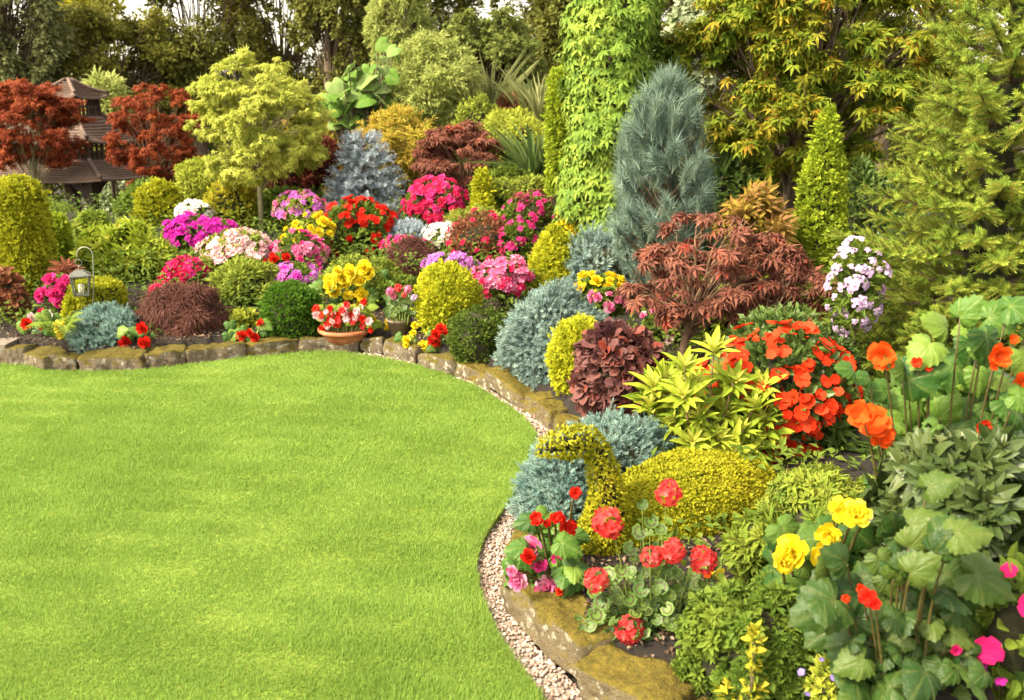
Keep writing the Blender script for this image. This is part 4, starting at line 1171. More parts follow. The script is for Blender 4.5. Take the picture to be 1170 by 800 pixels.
build_spiky('reed_clump', 'thin straw-coloured reeds beside the bamboo', 'reeds', 560, 145, 16.0, 60, 1.25, 'reeds', 1.3, 53, .5, .4)
clipped('cypress', 'narrow lime-green cypress against the vine-clad column', 'conifer', 639, 76, 222, 26, 11.6, 'column', SPRAY, 'thuja_lime', .075, 3600, .06, 'clipped gold and green conifers', 54, depth=.2)
# ------------------------------------------------------------------ the far border, back to front
G_AZ = 'flowering mounds in the border'; G_CON = 'clipped gold and green conifers'; G_BEG = 'bedding begonias along the wall'
G_BLUE = 'blue dwarf conifers'
def mound(label, px, yt, yb, w, D, fl, lmat='leaf_mid', seed=0, n=3000, ls=.045, leaf=LEAF2, name='azalea', cat='azalea', group=G_AZ, **k):
    return shrub(name, label, cat, px, yt, yb, w * 1.09, D, leaf, lmat, ls, n, flowers=fl, group=group, seed=seed, **k)

conifer('blue_spruce', 'silvery blue spruce between golden maple and hot pink azalea', 'conifer', 415, 150, 262, 98, 12.4, SPRUCEFAR, 'blue_spruce', .16, 13, 11, G_BLUE, 61, .15, 1., .2, .62, side=6)
clipped('euonymus', 'rounded yellow variegated shrub beside the golden maple stem', 'shrub', 264, 204, 262, 62, 12.3, 'globe', LEAF4, 'variegated', .075, 2600, .08, None, 62, depth=.25, fuzz=.7)
clipped('golden_conifer', 'bronze-gold clipped globe behind the pale rhododendron', 'conifer', 183, 208, 266, 54, 12.6, 'globe', SPRAY, 'yew_gold', .075, 3000, .07, G_CON, 63, depth=.15)
clipped('golden_conifer', 'small upright gold conifer between hot pink dome and magenta maple', 'conifer', 551, 190, 252, 34, 11.6, 'cone', SPRAY, 'thuja_gold', .07, 2400, .06, G_CON, 64)
mound('white-flowered azalea peeping over the magenta one', 223, 230, 262, 40, 12.0, [('azalea', 'white', 34, .055, 0, 0)], seed=65, n=900)
mound('broad magenta azalea mound left of the golden maple stem', 228, 243, 296, 76, 11.2, [('azalea', 'magenta', 92, .066, -.3, 0)], seed=66)
mound('orchid-pink azalea right of the golden maple stem', 344, 218, 262, 56, 11.7, [('azalea', 'orchid', 30, .058, -.3, 0), ('azalea', 'pink', 22, .055, -.2, 0)], 'leaf_light', seed=67)
mound('bright red impatiens dome below the blue spruce', 405, 226, 296, 86, 11.0, [('pair', 'red', 94, .056, -.75, .01)], 'leaf_mid', seed=68, ls=.055, leaf=OVAL, name='impatiens', cat='impatiens', n=3200)
mound('hot pink and red azalea dome right of the blue spruce', 497, 203, 264, 74, 11.8, [('azalea', 'crimson', 70, .062, -.4, 0), ('azalea', 'hot_pink', 24, .062, 0, 0)], seed=69)
mound('magenta azalea strip behind the burgundy thread-leaf maple', 466, 270, 296, 56, 10.6, [('azalea', 'hot_pink', 40, .055, -.2, 0)], seed=70, n=1000)
clipped('blue_juniper', 'low blue conifer tucked under the blue spruce', 'conifer', 466, 256, 284, 50, 11.0, 'dome', JUNI, 'blue_spruce', .10, 900, .1, G_BLUE, 71, depth=.2)
mound('white and blush azalea above the burgundy thread-leaf maple', 507, 256, 290, 52, 10.9, [('azalea', 'white', 46, .050, -.2, 0)], seed=72, n=1300)
mound('bronzy green azalea with a few red blooms under the gold conifer', 552, 240, 312, 86, 10.6, [('azalea', 'crimson', 16, .045, -.2, 0)], 'photinia', seed=73, n=3600, leaf=LEAF4, ls=.05)
mound('leafy olive azalea below the gold upright conifer', 545, 236, 276, 70, 11.1, [], 'leaf_light', seed=74, n=2400, leaf=LEAF4, ls=.05)
tree('fuchsia', 'small dark red standard bush with magenta blooms beside the vine', 'shrub', 608, 216, 262, 56, 11.0, LEAF2, 'maple_bronze', .055, 3000, 26, .3, .7, 'bark_red', 606, .02, .2, None, 75, .1, .9, .5, base_px=300)
def bloom_on(px, yt, yb, w, D, kind, mat, n, s, seed, name, label, cat, group=G_AZ):
    return shrub(name, label, cat, px, yt, yb, w, D, LEAF4, 'leaf_mid', .05, 1500, flowers=[(kind, mat, n, s, -.4, .01)], group=group, seed=seed)
bloom_on(604, 222, 262, 60, 10.9, 'azalea', 'hot_pink', 20, .045, 76, 'azalea', 'airy azalea with scattered magenta blooms against the vine', 'azalea')
bloom_on(590, 252, 304, 48, 10.4, 'azalea', 'hot_pink', 26, .050, 77, 'azalea', 'magenta and red azalea just left of the tall gold cone', 'azalea')
mound('shrubby yellow begonia in front of the vine-clad column', 672, 214, 296, 58, 9.6, [('double', 'yellow', 30, .055, -.5, .02)], 'photinia', seed=78, n=1800, leaf=OVAL, ls=.06, name='begonia', cat='begonia', group=G_BEG)

# middle row
shrub('rhododendron', 'fresh green rhododendron behind the lantern', 'shrub', 142, 252, 340, 118, 10.0, WHORLUP, 'leaf_fresh', .13, 420, 34, .3, .8, group=None, seed=80, core=.55, ry=.7)
shrub('rhododendron', 'smaller green rhododendron between yew column and gazebo post', 'shrub', 106, 240, 300, 50, 11.0, WHORLUP, 'leaf_light', .12, 170, 22, .3, .8, seed=81, core=.5)
mound('pale pink and white azalea below the golden maple', 273, 264, 322, 84, 10.0, [('azalea', 'blush_eye', 92, .062, 0.02, .0)], 'leaf_light', seed=82, n=3200, leaf=LANCE, ls=.08)
shrub('evergreen_azalea', 'bronze-tipped green azalea below the pale pink one', 'shrub', 284, 296, 356, 88, 9.2, LANCE, 'leaf_light', .075, 4200, 30, .3, .8, seed=83, droop=-.2)
mound('crimson-pink azalea between rhododendron and burgundy maple', 212, 296, 334, 50, 9.6, [('azalea', 'crimson', 56, .054, -.2, 0), ('azalea', 'hot_pink', 20, .05, 0, 0)], seed=84, n=1300)
mound('small red azalea over the shoulder of the burgundy maple', 188, 322, 346, 34, 9.0, [('azalea', 'crimson', 22, .040, -.3, 0)], seed=85, n=800)
mound('pink and rose azalea left of the yellow begonias', 341, 264, 318, 60, 9.9, [('azalea', 'pink', 60, .052, -.5, 0), ('pair', 'hot_pink', 24, .045, -.4, 0)], 'leaf_mid', seed=86, n=2000)
mound('yellow begonia standing over the pink azalea', 352, 246, 286, 44, 10.4, [('double', 'yellow', 22, .055, -.3, .02)], 'leaf_light', seed=87, n=900, leaf=OVAL, ls=.07, name='begonia', cat='begonia', group=G_BEG)
mound('low magenta azalea right above the clipped green ball', 336, 302, 332, 56, 9.4, [('azalea', 'orchid', 40, .046, -.1, 0), ('azalea', 'magenta', 16, .046, -.1, 0)], seed=88, n=1100)
mound('single red begonia beside the pink azalea', 318, 290, 316, 20, 9.6, [('double', 'red', 5, .055, .0, .02)], seed=89, n=260, leaf=OVAL, ls=.06, name='begonia', cat='begonia', group=G_BEG)
shrub('japanese_maple', 'small burgundy thread-leaf maple right of the red dome', 'tree', 470, 272, 334, 62, 9.8, THREAD, 'maple_thread', .085, 5200, 26, .32, .5, seed=90, group='burgundy thread-leaf maples', droop=.7, core=.7)
mound('orchid-lilac azalea behind the golden ball', 514, 288, 318, 58, 9.4, [('azalea', 'orchid', 44, .050, -.1, 0)], seed=91, n=1400)
shrub('leafy_shrub', 'loose mid-green shrub behind the yellow begonias', 'shrub', 412, 292, 350, 96, 9.3, LEAF4, 'leaf_light', .055, 4000, 30, .3, seed=92)
shrub('leafy_shrub', 'green shrub between small burgundy maple and golden ball', 'shrub', 458, 316, 356, 70, 9.1, LEAF4, 'leaf_mid', .05, 3000, 26, .3, seed=93)
clipped('golden_conifer', 'tall gold clipped cone behind the blue mound', 'conifer', 633, 257, 344, 64, 9.0, 'bullet', SPRAY, 'thuja_gold', .06, 6500, .035, G_CON, 94)
mound('pink and rose azalea between golden ball and gold cone', 575, 296, 342, 66, 8.7, [('azalea', 'pink', 56, .052, -.25, 0), ('azalea', 'crimson', 26, .046, -.5, 0)], 'leaf_mid', seed=95, n=1700)
mound('low yellow begonia between gold cone and red maple', 684, 316, 346, 44, 8.4, [('double', 'yellow', 16, .05, -.2, .02)], 'leaf_mid', seed=96, n=700, leaf=OVAL, ls=.06, name='begonia', cat='begonia', group=G_BEG)
mound('blush begonia hidden under the red maple', 694, 328, 362, 30, 7.7, [('double', 'pink', 8, .045, -.2, .02)], 'leaf_mid', seed=97, n=500, leaf=OVAL, ls=.06, name='begonia', cat='begonia', group=G_BEG)
clipped('dwarf_pine', 'low grey-green pine at the foot of the blue pine', 'conifer', 690, 266, 330, 90, 8.9, 'dome', JUNI, 'blue_mound', .11, 1300, .14, G_BLUE, 98, depth=.3)

# left end of the border
clipped('yew_column', 'broad clipped yellow-green yew column at the far left', 'conifer', 26, 203, 350, 58, 9.4, 'column', SPRAY, 'yew_gold', .06, 12000, .05, G_CON, 101)
clipped('yew_column', 'short pale column of clipped foliage beside the broad yew', 'conifer', 66, 246, 326, 30, 10.0, 'column', SPRAY, 'thuja_lime', .06, 4200, .04, G_CON, 102)
clipped('golden_box', 'gold clipped box block behind the hanging lantern', 'shrub', 111, 320, 376, 62, 8.5, 'column', LEAF4, 'yew_gold', .038, 6500, .04, None, 103, depth=.08)
clipped('golden_box', 'small pointed gold conifer under the lantern', 'conifer', 82, 336, 378, 22, 8.35, 'cone', SPRAY, 'thuja_gold', .045, 1500, .04, G_CON, 104)
shrub('photinia', 'bush with reddish new leaves right of the yew column', 'shrub', 80, 296, 352, 44, 9.0, WHORL, 'photinia', .12, 120, 16, .34, seed=105, core=.5)
shrub('photinia', 'plum-tinged leafy shrub in front of the yew column', 'shrub', 10, 306, 366, 40, 8.6, OVAL, 'photinia', .09, 520, 16, .34, seed=106, core=.5)
mound('pink begonia left of the lantern', 67, 318, 352, 24, 8.5, [('double', 'hot_pink', 9, .062, -.4, .02)], 'leaf_mid', seed=107, n=420, leaf=OVAL, ls=.07, name='begonia', cat='begonia', group=G_BEG)
clipped('blue_juniper', 'low spreading blue juniper in front of the gold box', 'conifer', 122, 354, 404, 76, 8.0, 'dome', JUNI, 'blue_juniper', .075, 3200, .17, G_BLUE, 108, depth=.2)
shrub('japanese_maple', 'large burgundy thread-leaf maple mound by the wall', 'tree', 212, 322, 400, 106, 8.35, THREAD, 'maple_thread', .10, 13000, 40, .27, .4, seed=109, group='burgundy thread-leaf maples', droop=.9, core=.72)
clipped('box_ball', 'dense dark green clipped box ball beside the terracotta bowl', 'shrub', 333, 322, 388, 70, 8.3, 'globe', LEAF4, 'box_green', .040, 6500, .07, None, 110, depth=.2, fuzz=.6)
clipped('golden_conifer', 'round golden ball between brown pot and dark green bush', 'conifer', 511, 303, 374, 70, 8.1, 'globe', SPRAY, 'thuja_gold', .055, 6500, .06, G_CON, 111)
clipped('box_ball', 'loose dark green box bush in front of the golden ball', 'shrub', 548, 350, 412, 64, 7.45, 'globe', LEAF4, 'box_dark', .036, 5200, .15, None, 112, depth=.3, fuzz=.6)
clipped('blue_mound_spruce', 'rounded blue dwarf spruce mound beside the wall', 'conifer', 632, 330, 430, 116, 7.0, 'dome', JUNI, 'blue_mound', .085, 4600, .13, G_BLUE, 113, depth=.15)
clipped('golden_conifer', 'yellow rounded conifer between blue mound and purple smoke bush', 'conifer', 662, 364, 448, 66, 6.45, 'globe', SPRAY, 'thuja_gold', .045, 6500, .05, G_CON, 114)

def small_begonia(label, px, py, w, h, D, mat, nf, nl, fs, seed, lmat='begonia_mid', size=16, kind='double', extra=()):
    r = np.random.default_rng(seed); fl = []
    for k in range(nf): fl.append((px + r.uniform(-.5, .5) * w, py + r.uniform(-.5, .35) * h, fs * r.uniform(.8, 1.15), mat))
    broad_plant('begonia', label, 'begonia', px, py + h * .6, D, clump_leaves(r, px, py + h * .12, w * 1.15, h * .8, nl, size), lmat, BEGLEAF, fl + list(extra), kind, G_BEG, seed, 'stalk')
small_begonia('red begonia at the wall between blue juniper and burgundy maple', 155, 386, 34, 34, 7.85, 'red', 0, 16, 17, 121, extra=[(143,391,18,'red'),(163,375,18,'red'),(165,391,18,'red')])
small_begonia('red begonia with lime leaves right of the big burgundy maple', 284, 376, 46, 26, 8.12, 'red', 0, 18, 16, 122, extra=[(277,384,18,'red'),(292,386,14,'red'),(299,370,14,'red'),(286,380,12,'red')])
shrub('heuchera', 'lime-gold leafy plant over the red begonia', 'plant', 279, 356, 388, 46, 8.4, ROUND, 'leaf_fresh', .065, 420, 18, .34, seed=123, core=.5)
small_begonia('yellow begonia at the left end of the wall', 66, 378, 32, 32, 8.0, 'yellow', 0, 16, 15, 124, extra=[(67,373,18,'yellow'),(76,369,15,'yellow'),(70,382,15,'yellow')])
small_begonia('red and white begonias at the far left end of the wall', 42, 366, 40, 26, 8.15, 'red', 0, 14, 15, 125, extra=[(31,370,17,'red'),(50,374,14,'red'),(37,362,13,'blush'),(56,361,15,'white'),(48,357,12,'crimson')])
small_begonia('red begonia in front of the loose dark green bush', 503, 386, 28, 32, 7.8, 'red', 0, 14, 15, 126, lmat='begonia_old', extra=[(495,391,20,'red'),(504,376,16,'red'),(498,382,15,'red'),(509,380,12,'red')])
small_begonia('yellow begonia beside the brown pot', 476, 388, 38, 30, 7.95, 'yellow', 0, 16, 15, 127, extra=[(465,388,13,'yellow'),(474,372,11,'yellow'),(484,395,16,'yellow'),(472,381,11,'yellow'),(464,394,10,'yellow')])
small_begonia('large yellow begonia above the terracotta bowl', 404, 326, 74, 56, 8.9, 'yellow', 0, 34, 20, 128, extra=[(378,321,22,'yellow'),(390,317,20,'yellow'),(401,311,24,'yellow'),(416,306,22,'yellow'),(422,312,20,'yellow'),(383,334,18,'yellow'),(398,338,16,'yellow'),(413,336,20,'yellow'),(378,328,20,'yellow'),(407,318,18,'yellow'),(394,325,18,'yellow'),(412,349,16,'yellow'),(386,310,15,'yellow'),(412,322,16,'yellow')])
small_begonia('small yellow-flowered plant right of the terracotta bowl', 430, 372, 34, 22, 8.4, 'yellow', 4, 12, 10, 129, lmat='leaf_fresh', size=12)

def build_fern():
    r = np.random.default_rng(130); p = on(56, 398, .2); D = p[1] + .22; g = gz(p[0], D); x = p[0]
    root = thing('fern', 'light green fern arching over the wall at far left', 'fern', (x, D, g)); mb = MB()
    for k in range(16):
        t = r.uniform(0, 6.28); ln = r.uniform(.24, .36); d = np.array([math.cos(t), math.sin(t) - .4, 0]); P = bez((x, D, g + .02), (x, D, g + .05) + d * ln * .4 + [0, 0, ln * .85], (x, D, g + .1) + d * ln * .8 + [0, 0, r.uniform(.04, .2)], 16)
        tg = nrm(np.gradient(P, axis=0)); sd = nrm(np.cross(tg, [0, 0, 1.]))
        for s in (-1, 1): scatter(mb, LANCE, P[2:], sd[2:] * s + tg[2:] * .4, np.tile([0, 0, 1.], (14, 1)), .075 * np.sin(np.linspace(.5, 3.0, 14)), r.uniform())
    mb.build('foliage', [M['fern']], root)
build_fern()

def build_pots():
    r = np.random.default_rng(131)
    # terracotta bowl
    D = 8.2; p = at(395, 388, D); x = p[0]; g = gz(x, D); w = metres(62, 376, D) / 2; h = metres(15, 376, D); z = max(g, at(395, 390, D)[2])
    root = thing('terracotta_bowl', 'shallow round terracotta bowl standing on the wall edge', 'flower pot', (x, D, z), 'pots along the wall')
    mb = MB(); lathe(mb, (x, D, z), [(0.001, .0), (w * .62, 0), (w * .80, h * .45), (w * .90, h * .82), (w * .98, h * .84), (w, h * .9), (w, h * 1.12), (w * .95, h * 1.14), (w * .90, h * 1.0), (0.001, h * .95)], 36); mb.build('bowl', [M['terracotta']], root)
    broad = np.random.default_rng(132); fl = []
    for k in range(58): fl.append((394 + broad.normal() * 17, 361 + broad.normal() * 7.5, 9.5 * broad.uniform(.8, 1.3), broad.choice(['orange_red', 'orange_red', 'red', 'coral', 'blush'])))
    fl = [(min(max(q[0], 361), 426), min(max(q[1], 346), 377), q[2], q[3]) for q in fl]
    broad_plant('begonia', 'orange-red begonia spilling over the terracotta bowl', 'begonia', 394, 380, D, clump_leaves(broad, 394, 361, 60, 22, 70, 12), 'leaf_light', BEGLEAF, fl, 'loose', G_BEG, 133, 'stalk', zground=z + h * .95)
    # brown pot
    D = 8.15; p = at(457, 390, D); x = p[0]; z = gz(x, D); zt = at(457, 364, D)[2]; w = metres(29, 376, D) / 2; h = zt - z
    root = thing('brown_pot', 'small brown earthenware pot beside the golden ball', 'flower pot', (x, D, z), 'pots along the wall')
    mb = MB(); lathe(mb, (x, D, z), [(0.001, 0), (w * .72, 0), (w * .95, h * .82), (w * 1.0, h * .83), (w * 1.02, h), (w * .93, h), (w * .9, h * .9), (0.001, h * .88)], 30); mb.build('body', [M['brown_pot']], root)
    fl = [(446,333,12,'pink'),(455,329,12,'coral'),(466,331,12,'pink'),(473,340,10,'lilac'),(450,339,9,'pink'),(462,338,9,'coral')]
    broad_plant('pelargonium', 'pink pelargonium growing in the brown pot', 'pelargonium', 457, 366, D, clump_leaves(r, 457, 350, 38, 24, 60, 12), 'geranium_leaf', GERLEAF, fl, 'globe', 'pelargoniums', 134, 'stalk', zground=z + h * .88)
    # dark bowl behind
    D = 9.2; p = at(446, 324, D); x = p[0]; z = gz(x, D); w = metres(24, 324, D) / 2; h = max(.12, at(446, 320, D)[2] - z)
    root = thing('dark_bowl', 'dark planter under the small burgundy thread-leaf maple', 'flower pot', (x, D, z), 'pots along the wall')
    mb = MB(); lathe(mb, (x, D, z), [(0.001, 0), (w * .8, 0), (w, h), (w * .92, h), (w * .88, h * .9), (0.001, h * .88)], 24); mb.build('bowl', [M['black_pot']], root)
build_pots()

def build_lantern():
    D = 8.2; p = at(107, 380, D); x = p[0]; g = gz(x, D)
    hook = thing('shepherd_hook', 'slim grey metal shepherd hook holding the lantern', 'garden hook', (x, D, g))
    top = at(100, 282, D); tip = at(89, 296, D); m1 = at(91, 284, D)
    path = np.concatenate([[(x + .03, D, g - .05)], bez((x + .02, D, g + .2), at(108, 318, D), at(106, 292, D), 8), bez(at(105, 288, D), top + [0, 0, .02], m1, 6), bez(m1, at(86, 288, D), tip, 5)])
    mb = MB(); tube(mb, path, .0055, 7); mb.build('pole', [M['hook_metal']], hook)
    c = tip; zt = at(88, 308, D)[2]; zb = at(88, 337, D)[2]; x = c[0]; w = metres(20, 322, D) / 2
    root = thing('lantern', 'square weathered metal lantern with glass panes hanging from the hook', 'lantern', (x, D, zb))
    mb = MB(); tube(mb, [(x + .03 * math.cos(t), D, c[2] - .035 + .03 * math.sin(t)) for t in np.linspace(1.6, 7.8, 14)], .004, 5); tube(mb, [(x, D, c[2] - .065), (x, D, zt + .01)], .005, 5); mb.build('ring', [M['metal']], root)
    th = .35; R = np.array([[math.cos(th), -math.sin(th), 0], [math.sin(th), math.cos(th), 0], [0, 0, 1]])
    mb = MB(); V = np.array([(-1, -1, 0), (1, -1, 0), (1, 1, 0), (-1, 1, 0), (-.35, -.35, .5), (.35, -.35, .5), (.35, .35, .5), (-.35, .35, .5)]) * [w * 1.15, w * 1.15, .09] + [0, 0, 0]
    mb.add(V @ R.T + [x, D, zt - .05], [(0, 1, 4), (1, 5, 4), (1, 2, 5), (2, 6, 5), (2, 3, 6), (3, 7, 6), (3, 0, 7), (0, 4, 7), (4, 5, 6), (4, 6, 7), (0, 2, 1), (0, 3, 2)]); mb.build('roof', [M['metal']], root)
    mb = MB()
    for sx, sy in ((-1, -1), (1, -1), (1, 1), (-1, 1)):
        q0 = R @ np.array([sx * w * .72, sy * w * .72, 0]); q1 = R @ np.array([sx * w * .95, sy * w * .95, 0]); bar(mb, [x + q0[0], D + q0[1], zb], [x + q1[0], D + q1[1], zt - .05], .014, .014)
    box(mb, (x, D, zb + .008), (w * 1.6, w * 1.6, .016), R)
    for s in range(4):
        a_ = s * math.pi / 2; Q = R @ np.array([[math.cos(a_), -math.sin(a_), 0], [math.sin(a_), math.cos(a_), 0], [0, 0, 1]])
        p0, p1 = Q @ np.array([-w * .93, -w * .93, 0]), Q @ np.array([w * .93, -w * .93, 0]); bar(mb, [x + p0[0], D + p0[1], zt - .058], [x + p1[0], D + p1[1], zt - .058], .012, .012)
    mb.build('frame', [M['metal']], root)
    for s in range(4):
        a_ = s * math.pi / 2; Q = R @ np.array([[math.cos(a_), -math.sin(a_), 0], [math.sin(a_), math.cos(a_), 0], [0, 0, 1]])
        mb = MB(); V = np.array([(-w * .66, -w * .71, .018), (w * .66, -w * .71, .018), (w * .88, -w * .92, zt - .064 - zb), (-w * .88, -w * .92, zt - .064 - zb)]); V2 = V + [0, .003, 0]
        W = np.concatenate([V, V2]) @ Q.T + [x, D, zb]; mb.add(W, [(0, 1, 2), (0, 2, 3), (4, 6, 5), (4, 7, 6), (0, 4, 1), (1, 4, 5), (1, 5, 2), (2, 5, 6), (2, 6, 3), (3, 6, 7), (3, 7, 0), (0, 7, 4)]); mb.build('pane', [M['lantern_glass']], root)
    mb = MB(); lathe(mb, (x, D, zb + .017), [(0.001, 0), (.028, 0), (.028, .08), (0.001, .085)], 14); mb.build('candle', [M['candle']], root)
build_lantern()

def build_slab():
    p = on(14, 392, .2); mb = MB(); box(mb, (p[0] - .62, p[1] + .25, .13), (1.1, .5, .10))
    tag(mb.build('stone_slab', [M['paving']]), 'grey paving slab step at the left end of the wall', 'step')
build_slab()
# ------------------------------------------------------------------ the near border on the right
def build_vine():
    r = np.random.default_rng(201); D = 9.6; x, zt, zb, rx = spot(699, -70, 290, 118, D); g = gz(x, D)
    root = thing('vine_column', 'tall column clothed in bright green palmate creeper leaves', 'climber', (x, D, g))
    n = 6800; u = r.uniform(0, 1, n); H = zt - g; w = rx * (1.10 - .34 * u) * (1 - np.clip((u - .93) / .07, 0, 1) * .8)
    ph = r.uniform(0, 6.283, n); Q = np.c_[np.cos(ph), np.sin(ph), u * 6]
    w = w * (1 + .17 * wob(Q, 2.2, 5) + .13 * wob(Q, 6, 6)); q = 1 - .35 * r.uniform(0, 1, n) ** 2.2
    P = np.c_[x + np.cos(ph) * w * q, D + np.sin(ph) * w * q, g + u * H]; out = np.c_[np.cos(ph), np.sin(ph), np.zeros(n)]
    hole = wob(Q, 3.4, 9) > -1.25; P, out, Q = P[hole], out[hole], Q[hole]; n = len(P)
    mb = MB(); scatter(mb, PALMBIG, P, out * .45 + np.array([0, 0, -.75]) + rsph(r, n) * .5, out * .75 + np.array([0, 0, .55]) + rsph(r, n) * .35, r.uniform(.045, .125, n), np.clip(.5 + .2 * wob(Q, 4, 7) + r.normal(size=n) * .22, 0, 1))
    mb.build('foliage', [M['vine']], root)
    tb = MB(); tube(tb, [(x, D, g - .05), (x, D, g + H * .5), (x, D, zt - .2)], [rx * .52, rx * .48, rx * .3], 14)
    for k in range(14):
        t = r.uniform(0, 6.28); pts = [(x + math.cos(t + f * 2) * rx * .56, D + math.sin(t + f * 2) * rx * .56, g + f * H * .95) for f in np.linspace(0, 1, 14)]; tube(tb, pts, .014, 5)
    tb.build('trunk', [M['bark']], root)
build_vine()
tree('silver_leaved_shrub', 'pale silvery variegated tree between vine column and great maple', 'tree', 792, -20, 120, 86, 13.0, OVAL, 'silver_leaf', .13, 3800, 44, .24, .7, 'bark', 800, .06, .2, None, 202, .2, .9, .5, bottom=-1)
tree('japanese_maple', 'great green maple turning orange behind the spruce and gold column', 'tree', 925, -110, 225, 360, 9.6, PALM5, 'maple_green', .105, 17000, 120, .2, .6, 'bark', 900, .08, .2, G_MAP, 203, .35, .75, .7, bottom=-1, base_px=330)
shrub('leafy_shrub', 'dark green shrub below the great maple beside the blue pine', 'shrub', 838, 170, 300, 110, 9.9, LANCE, 'leaf_glossy', .12, 2600, 30, .3, seed=204)
shrub('leafy_shrub', 'dark shade-loving shrub between gold column and spruce', 'shrub', 985, 180, 380, 100, 8.8, LEAF4, 'leaf_glossy', .07, 3600, 30, .3, seed=205)

def build_pine():
    r = np.random.default_rng(206); D = 8.2; x, zt, zb, rx = spot(760, 82, 312, 134, D); g = gz(x, D)
    root = thing('blue_pine', 'shaggy blue-green pine with upright candles left of the green maple', 'conifer', (x, D, g), G_BLUE)
    H = zt - zb; nb = 150; h = r.uniform(0, 1, nb) ** .8; w = rx * np.interp(h, [0, .25, .55, .8, .93, 1], [.9, 1, .95, .76, .42, .08])
    ph = r.uniform(0, 6.283, nb); w = w * r.uniform(.35, 1.06, nb) ** .55
    E = np.c_[x + np.cos(ph) * w, D + np.sin(ph) * w, zb + h * H]; Ax = nrm(np.c_[np.cos(ph) * .55, np.sin(ph) * .55, .65 + .7 * h] + rsph(r, nb) * .22)
    n = nb * 9; bi = np.repeat(np.arange(nb), 9); f = np.tile([0, .1, .1, .25, .25, .4, .4, .55, .7], nb)
    Dv = Ax[bi] + rsph(r, n) * (.15 + .6 * (f > .05))[:, None]; P = E[bi] - Ax[bi] * (f * .34)[:, None]
    mb = MB(); pick = r.integers(0, 3, n); s = r.uniform(.13, .19, n)
    for k in range(3): m = pick == k; scatter(mb, TUFT[k], (P - nrm(Dv) * s[:, None] * .8)[m], Dv[m], np.tile([1., 0, .3], (m.sum(), 1)), s[m], np.clip(r.normal(.5, .22, m.sum()), 0, 1))
    mb.build('foliage', [M['blue_pine']], root)
    tb = MB(); tube(tb, [(x, D, g - .05), (x, D, zb + .5 * H), (x, D, zt - .1)], [.07, .05, .015], 9)
    for i in range(0, n, 9): e = P[i]; tube(tb, bez((x, D, max(g, e[2] - .35 - .2 * r.uniform())), (x * .5 + e[0] * .5, D * .5 + e[1] * .5, e[2] - .22), e - nrm(Dv[i]) * .1, 5), np.linspace(.014, .006, 5), 4)
    tb.build('trunk', [M['bark'], M['twigs']], root)
build_pine()
clipped('golden_column', 'tall narrow gold conifer column in front of the great maple', 'conifer', 937, 117, 372, 68, 7.9, 'bullet', SPRAY, 'thuja_lime', .055, 9500, .05, G_CON, 207, depth=.2)
shrub('maple_sapling', 'small maple with amber and bronze leaves below the green maple', 'shrub', 862, 204, 330, 92, 7.6, PALM5, 'maple_mixed', .12, 520, 24, .3, seed=208, core=0, group=G_MAP)
conifer('golden_spruce', 'large yellow-green spruce at the far right of the border', 'conifer', 1142, -90, 432, 350, 6.1, SPRUCE, 'gold_spruce', .16, 21, 14, None, 209, .28, 1.5, .30, .72, side=15, ztop=3.35, core=.16, fan=.9)
def phlox():
    shrub('phlox', 'lilac-white phlox flowering between gold column and golden spruce', 'phlox', 978, 268, 388, 66, 5.8, LANCE, 'leaf_mid', .08, 500, 18, .32, flowers=[('phlox', 'lilac', 74, .034, -.85, .02)], seed=210, core=.5)
phlox()
tree('japanese_maple', 'bronze-red spreading maple with a forked stem behind the smoke bush', 'tree', 808, 226, 402, 222, 6.6, [PALM7, PALM5], 'maple_bronze', .092, 1850, 84, .21, .45, 'bark_red', 779, .030, .30, G_MAP, 211, .45, .6, .75, bottom=-.8, base_px=425, lean=.0, limbs=1.1)
tree('japanese_maple', 'outreaching bronze maple branch clump beside the gold column', 'tree', 905, 282, 384, 110, 6.4, [PALM7, PALM5], 'maple_bronze', .095, 620, 26, .28, .5, 'bark_red', 862, .018, .30, G_MAP, 212, .45, .6, .75, bottom=-.9, base_px=430)
shrub('blush_begonia', 'pale pink begonia glimpsed through the bronze maple', 'begonia', 770, 350, 396, 70, 7.4, LEAF4, 'leaf_mid', .05, 900, 18, .3, flowers=[('double', 'pink', 14, .035, -.5, .01), ('double', 'blush', 8, .035, -.5, .01)], seed=213, group=G_BEG)
shrub('leafy_shrub', 'green shrub in the gap behind the bronze maple', 'shrub', 830, 290, 400, 130, 7.5, LEAF4, 'leaf_light', .055, 3400, 30, .3, seed=214)
shrub('leafy_shrub', 'dark leafy shrub behind the scarlet impatiens', 'shrub', 900, 345, 470, 150, 5.9, LEAF4, 'leaf_glossy', .06, 3200, 30, .3, seed=215)
shrub('smoke_bush', 'purple-leaved smoke bush in front of the bronze maple', 'shrub', 706, 372, 480, 108, 5.75, ROUND, 'cotinus', .064, 2300, 34, .3, .3, seed=216, core=.6, droop=.4)
shrub('impatiens', 'large scarlet impatiens covered in flat blooms by the pieris', 'impatiens', 884, 374, 526, 168, 5.15, OVAL, 'leaf_glossy', .06, 2400, 36, .28, flowers=[('impatiens', 'orange_red', 96, .037, -.8, .02), ('impatiens', 'orange_red', 150, .034, -.8, .01, 1)], seed=217, group=G_AZ)
clipped('blue_juniper', 'large blue juniper spreading behind the topiary goose', 'conifer', 706, 476, 590, 128, 4.75, 'dome', JUNI, 'blue_juniper', .065, 4200, .18, G_BLUE, 218, depth=.2, fuzz=.8)
clipped('blue_juniper', 'blue juniper overhanging the gravel behind the goose neck', 'conifer', 648, 502, 618, 108, 4.45, 'dome', JUNI, 'blue_juniper', .06, 4200, .18, G_BLUE, 219, depth=.2, fuzz=.8)

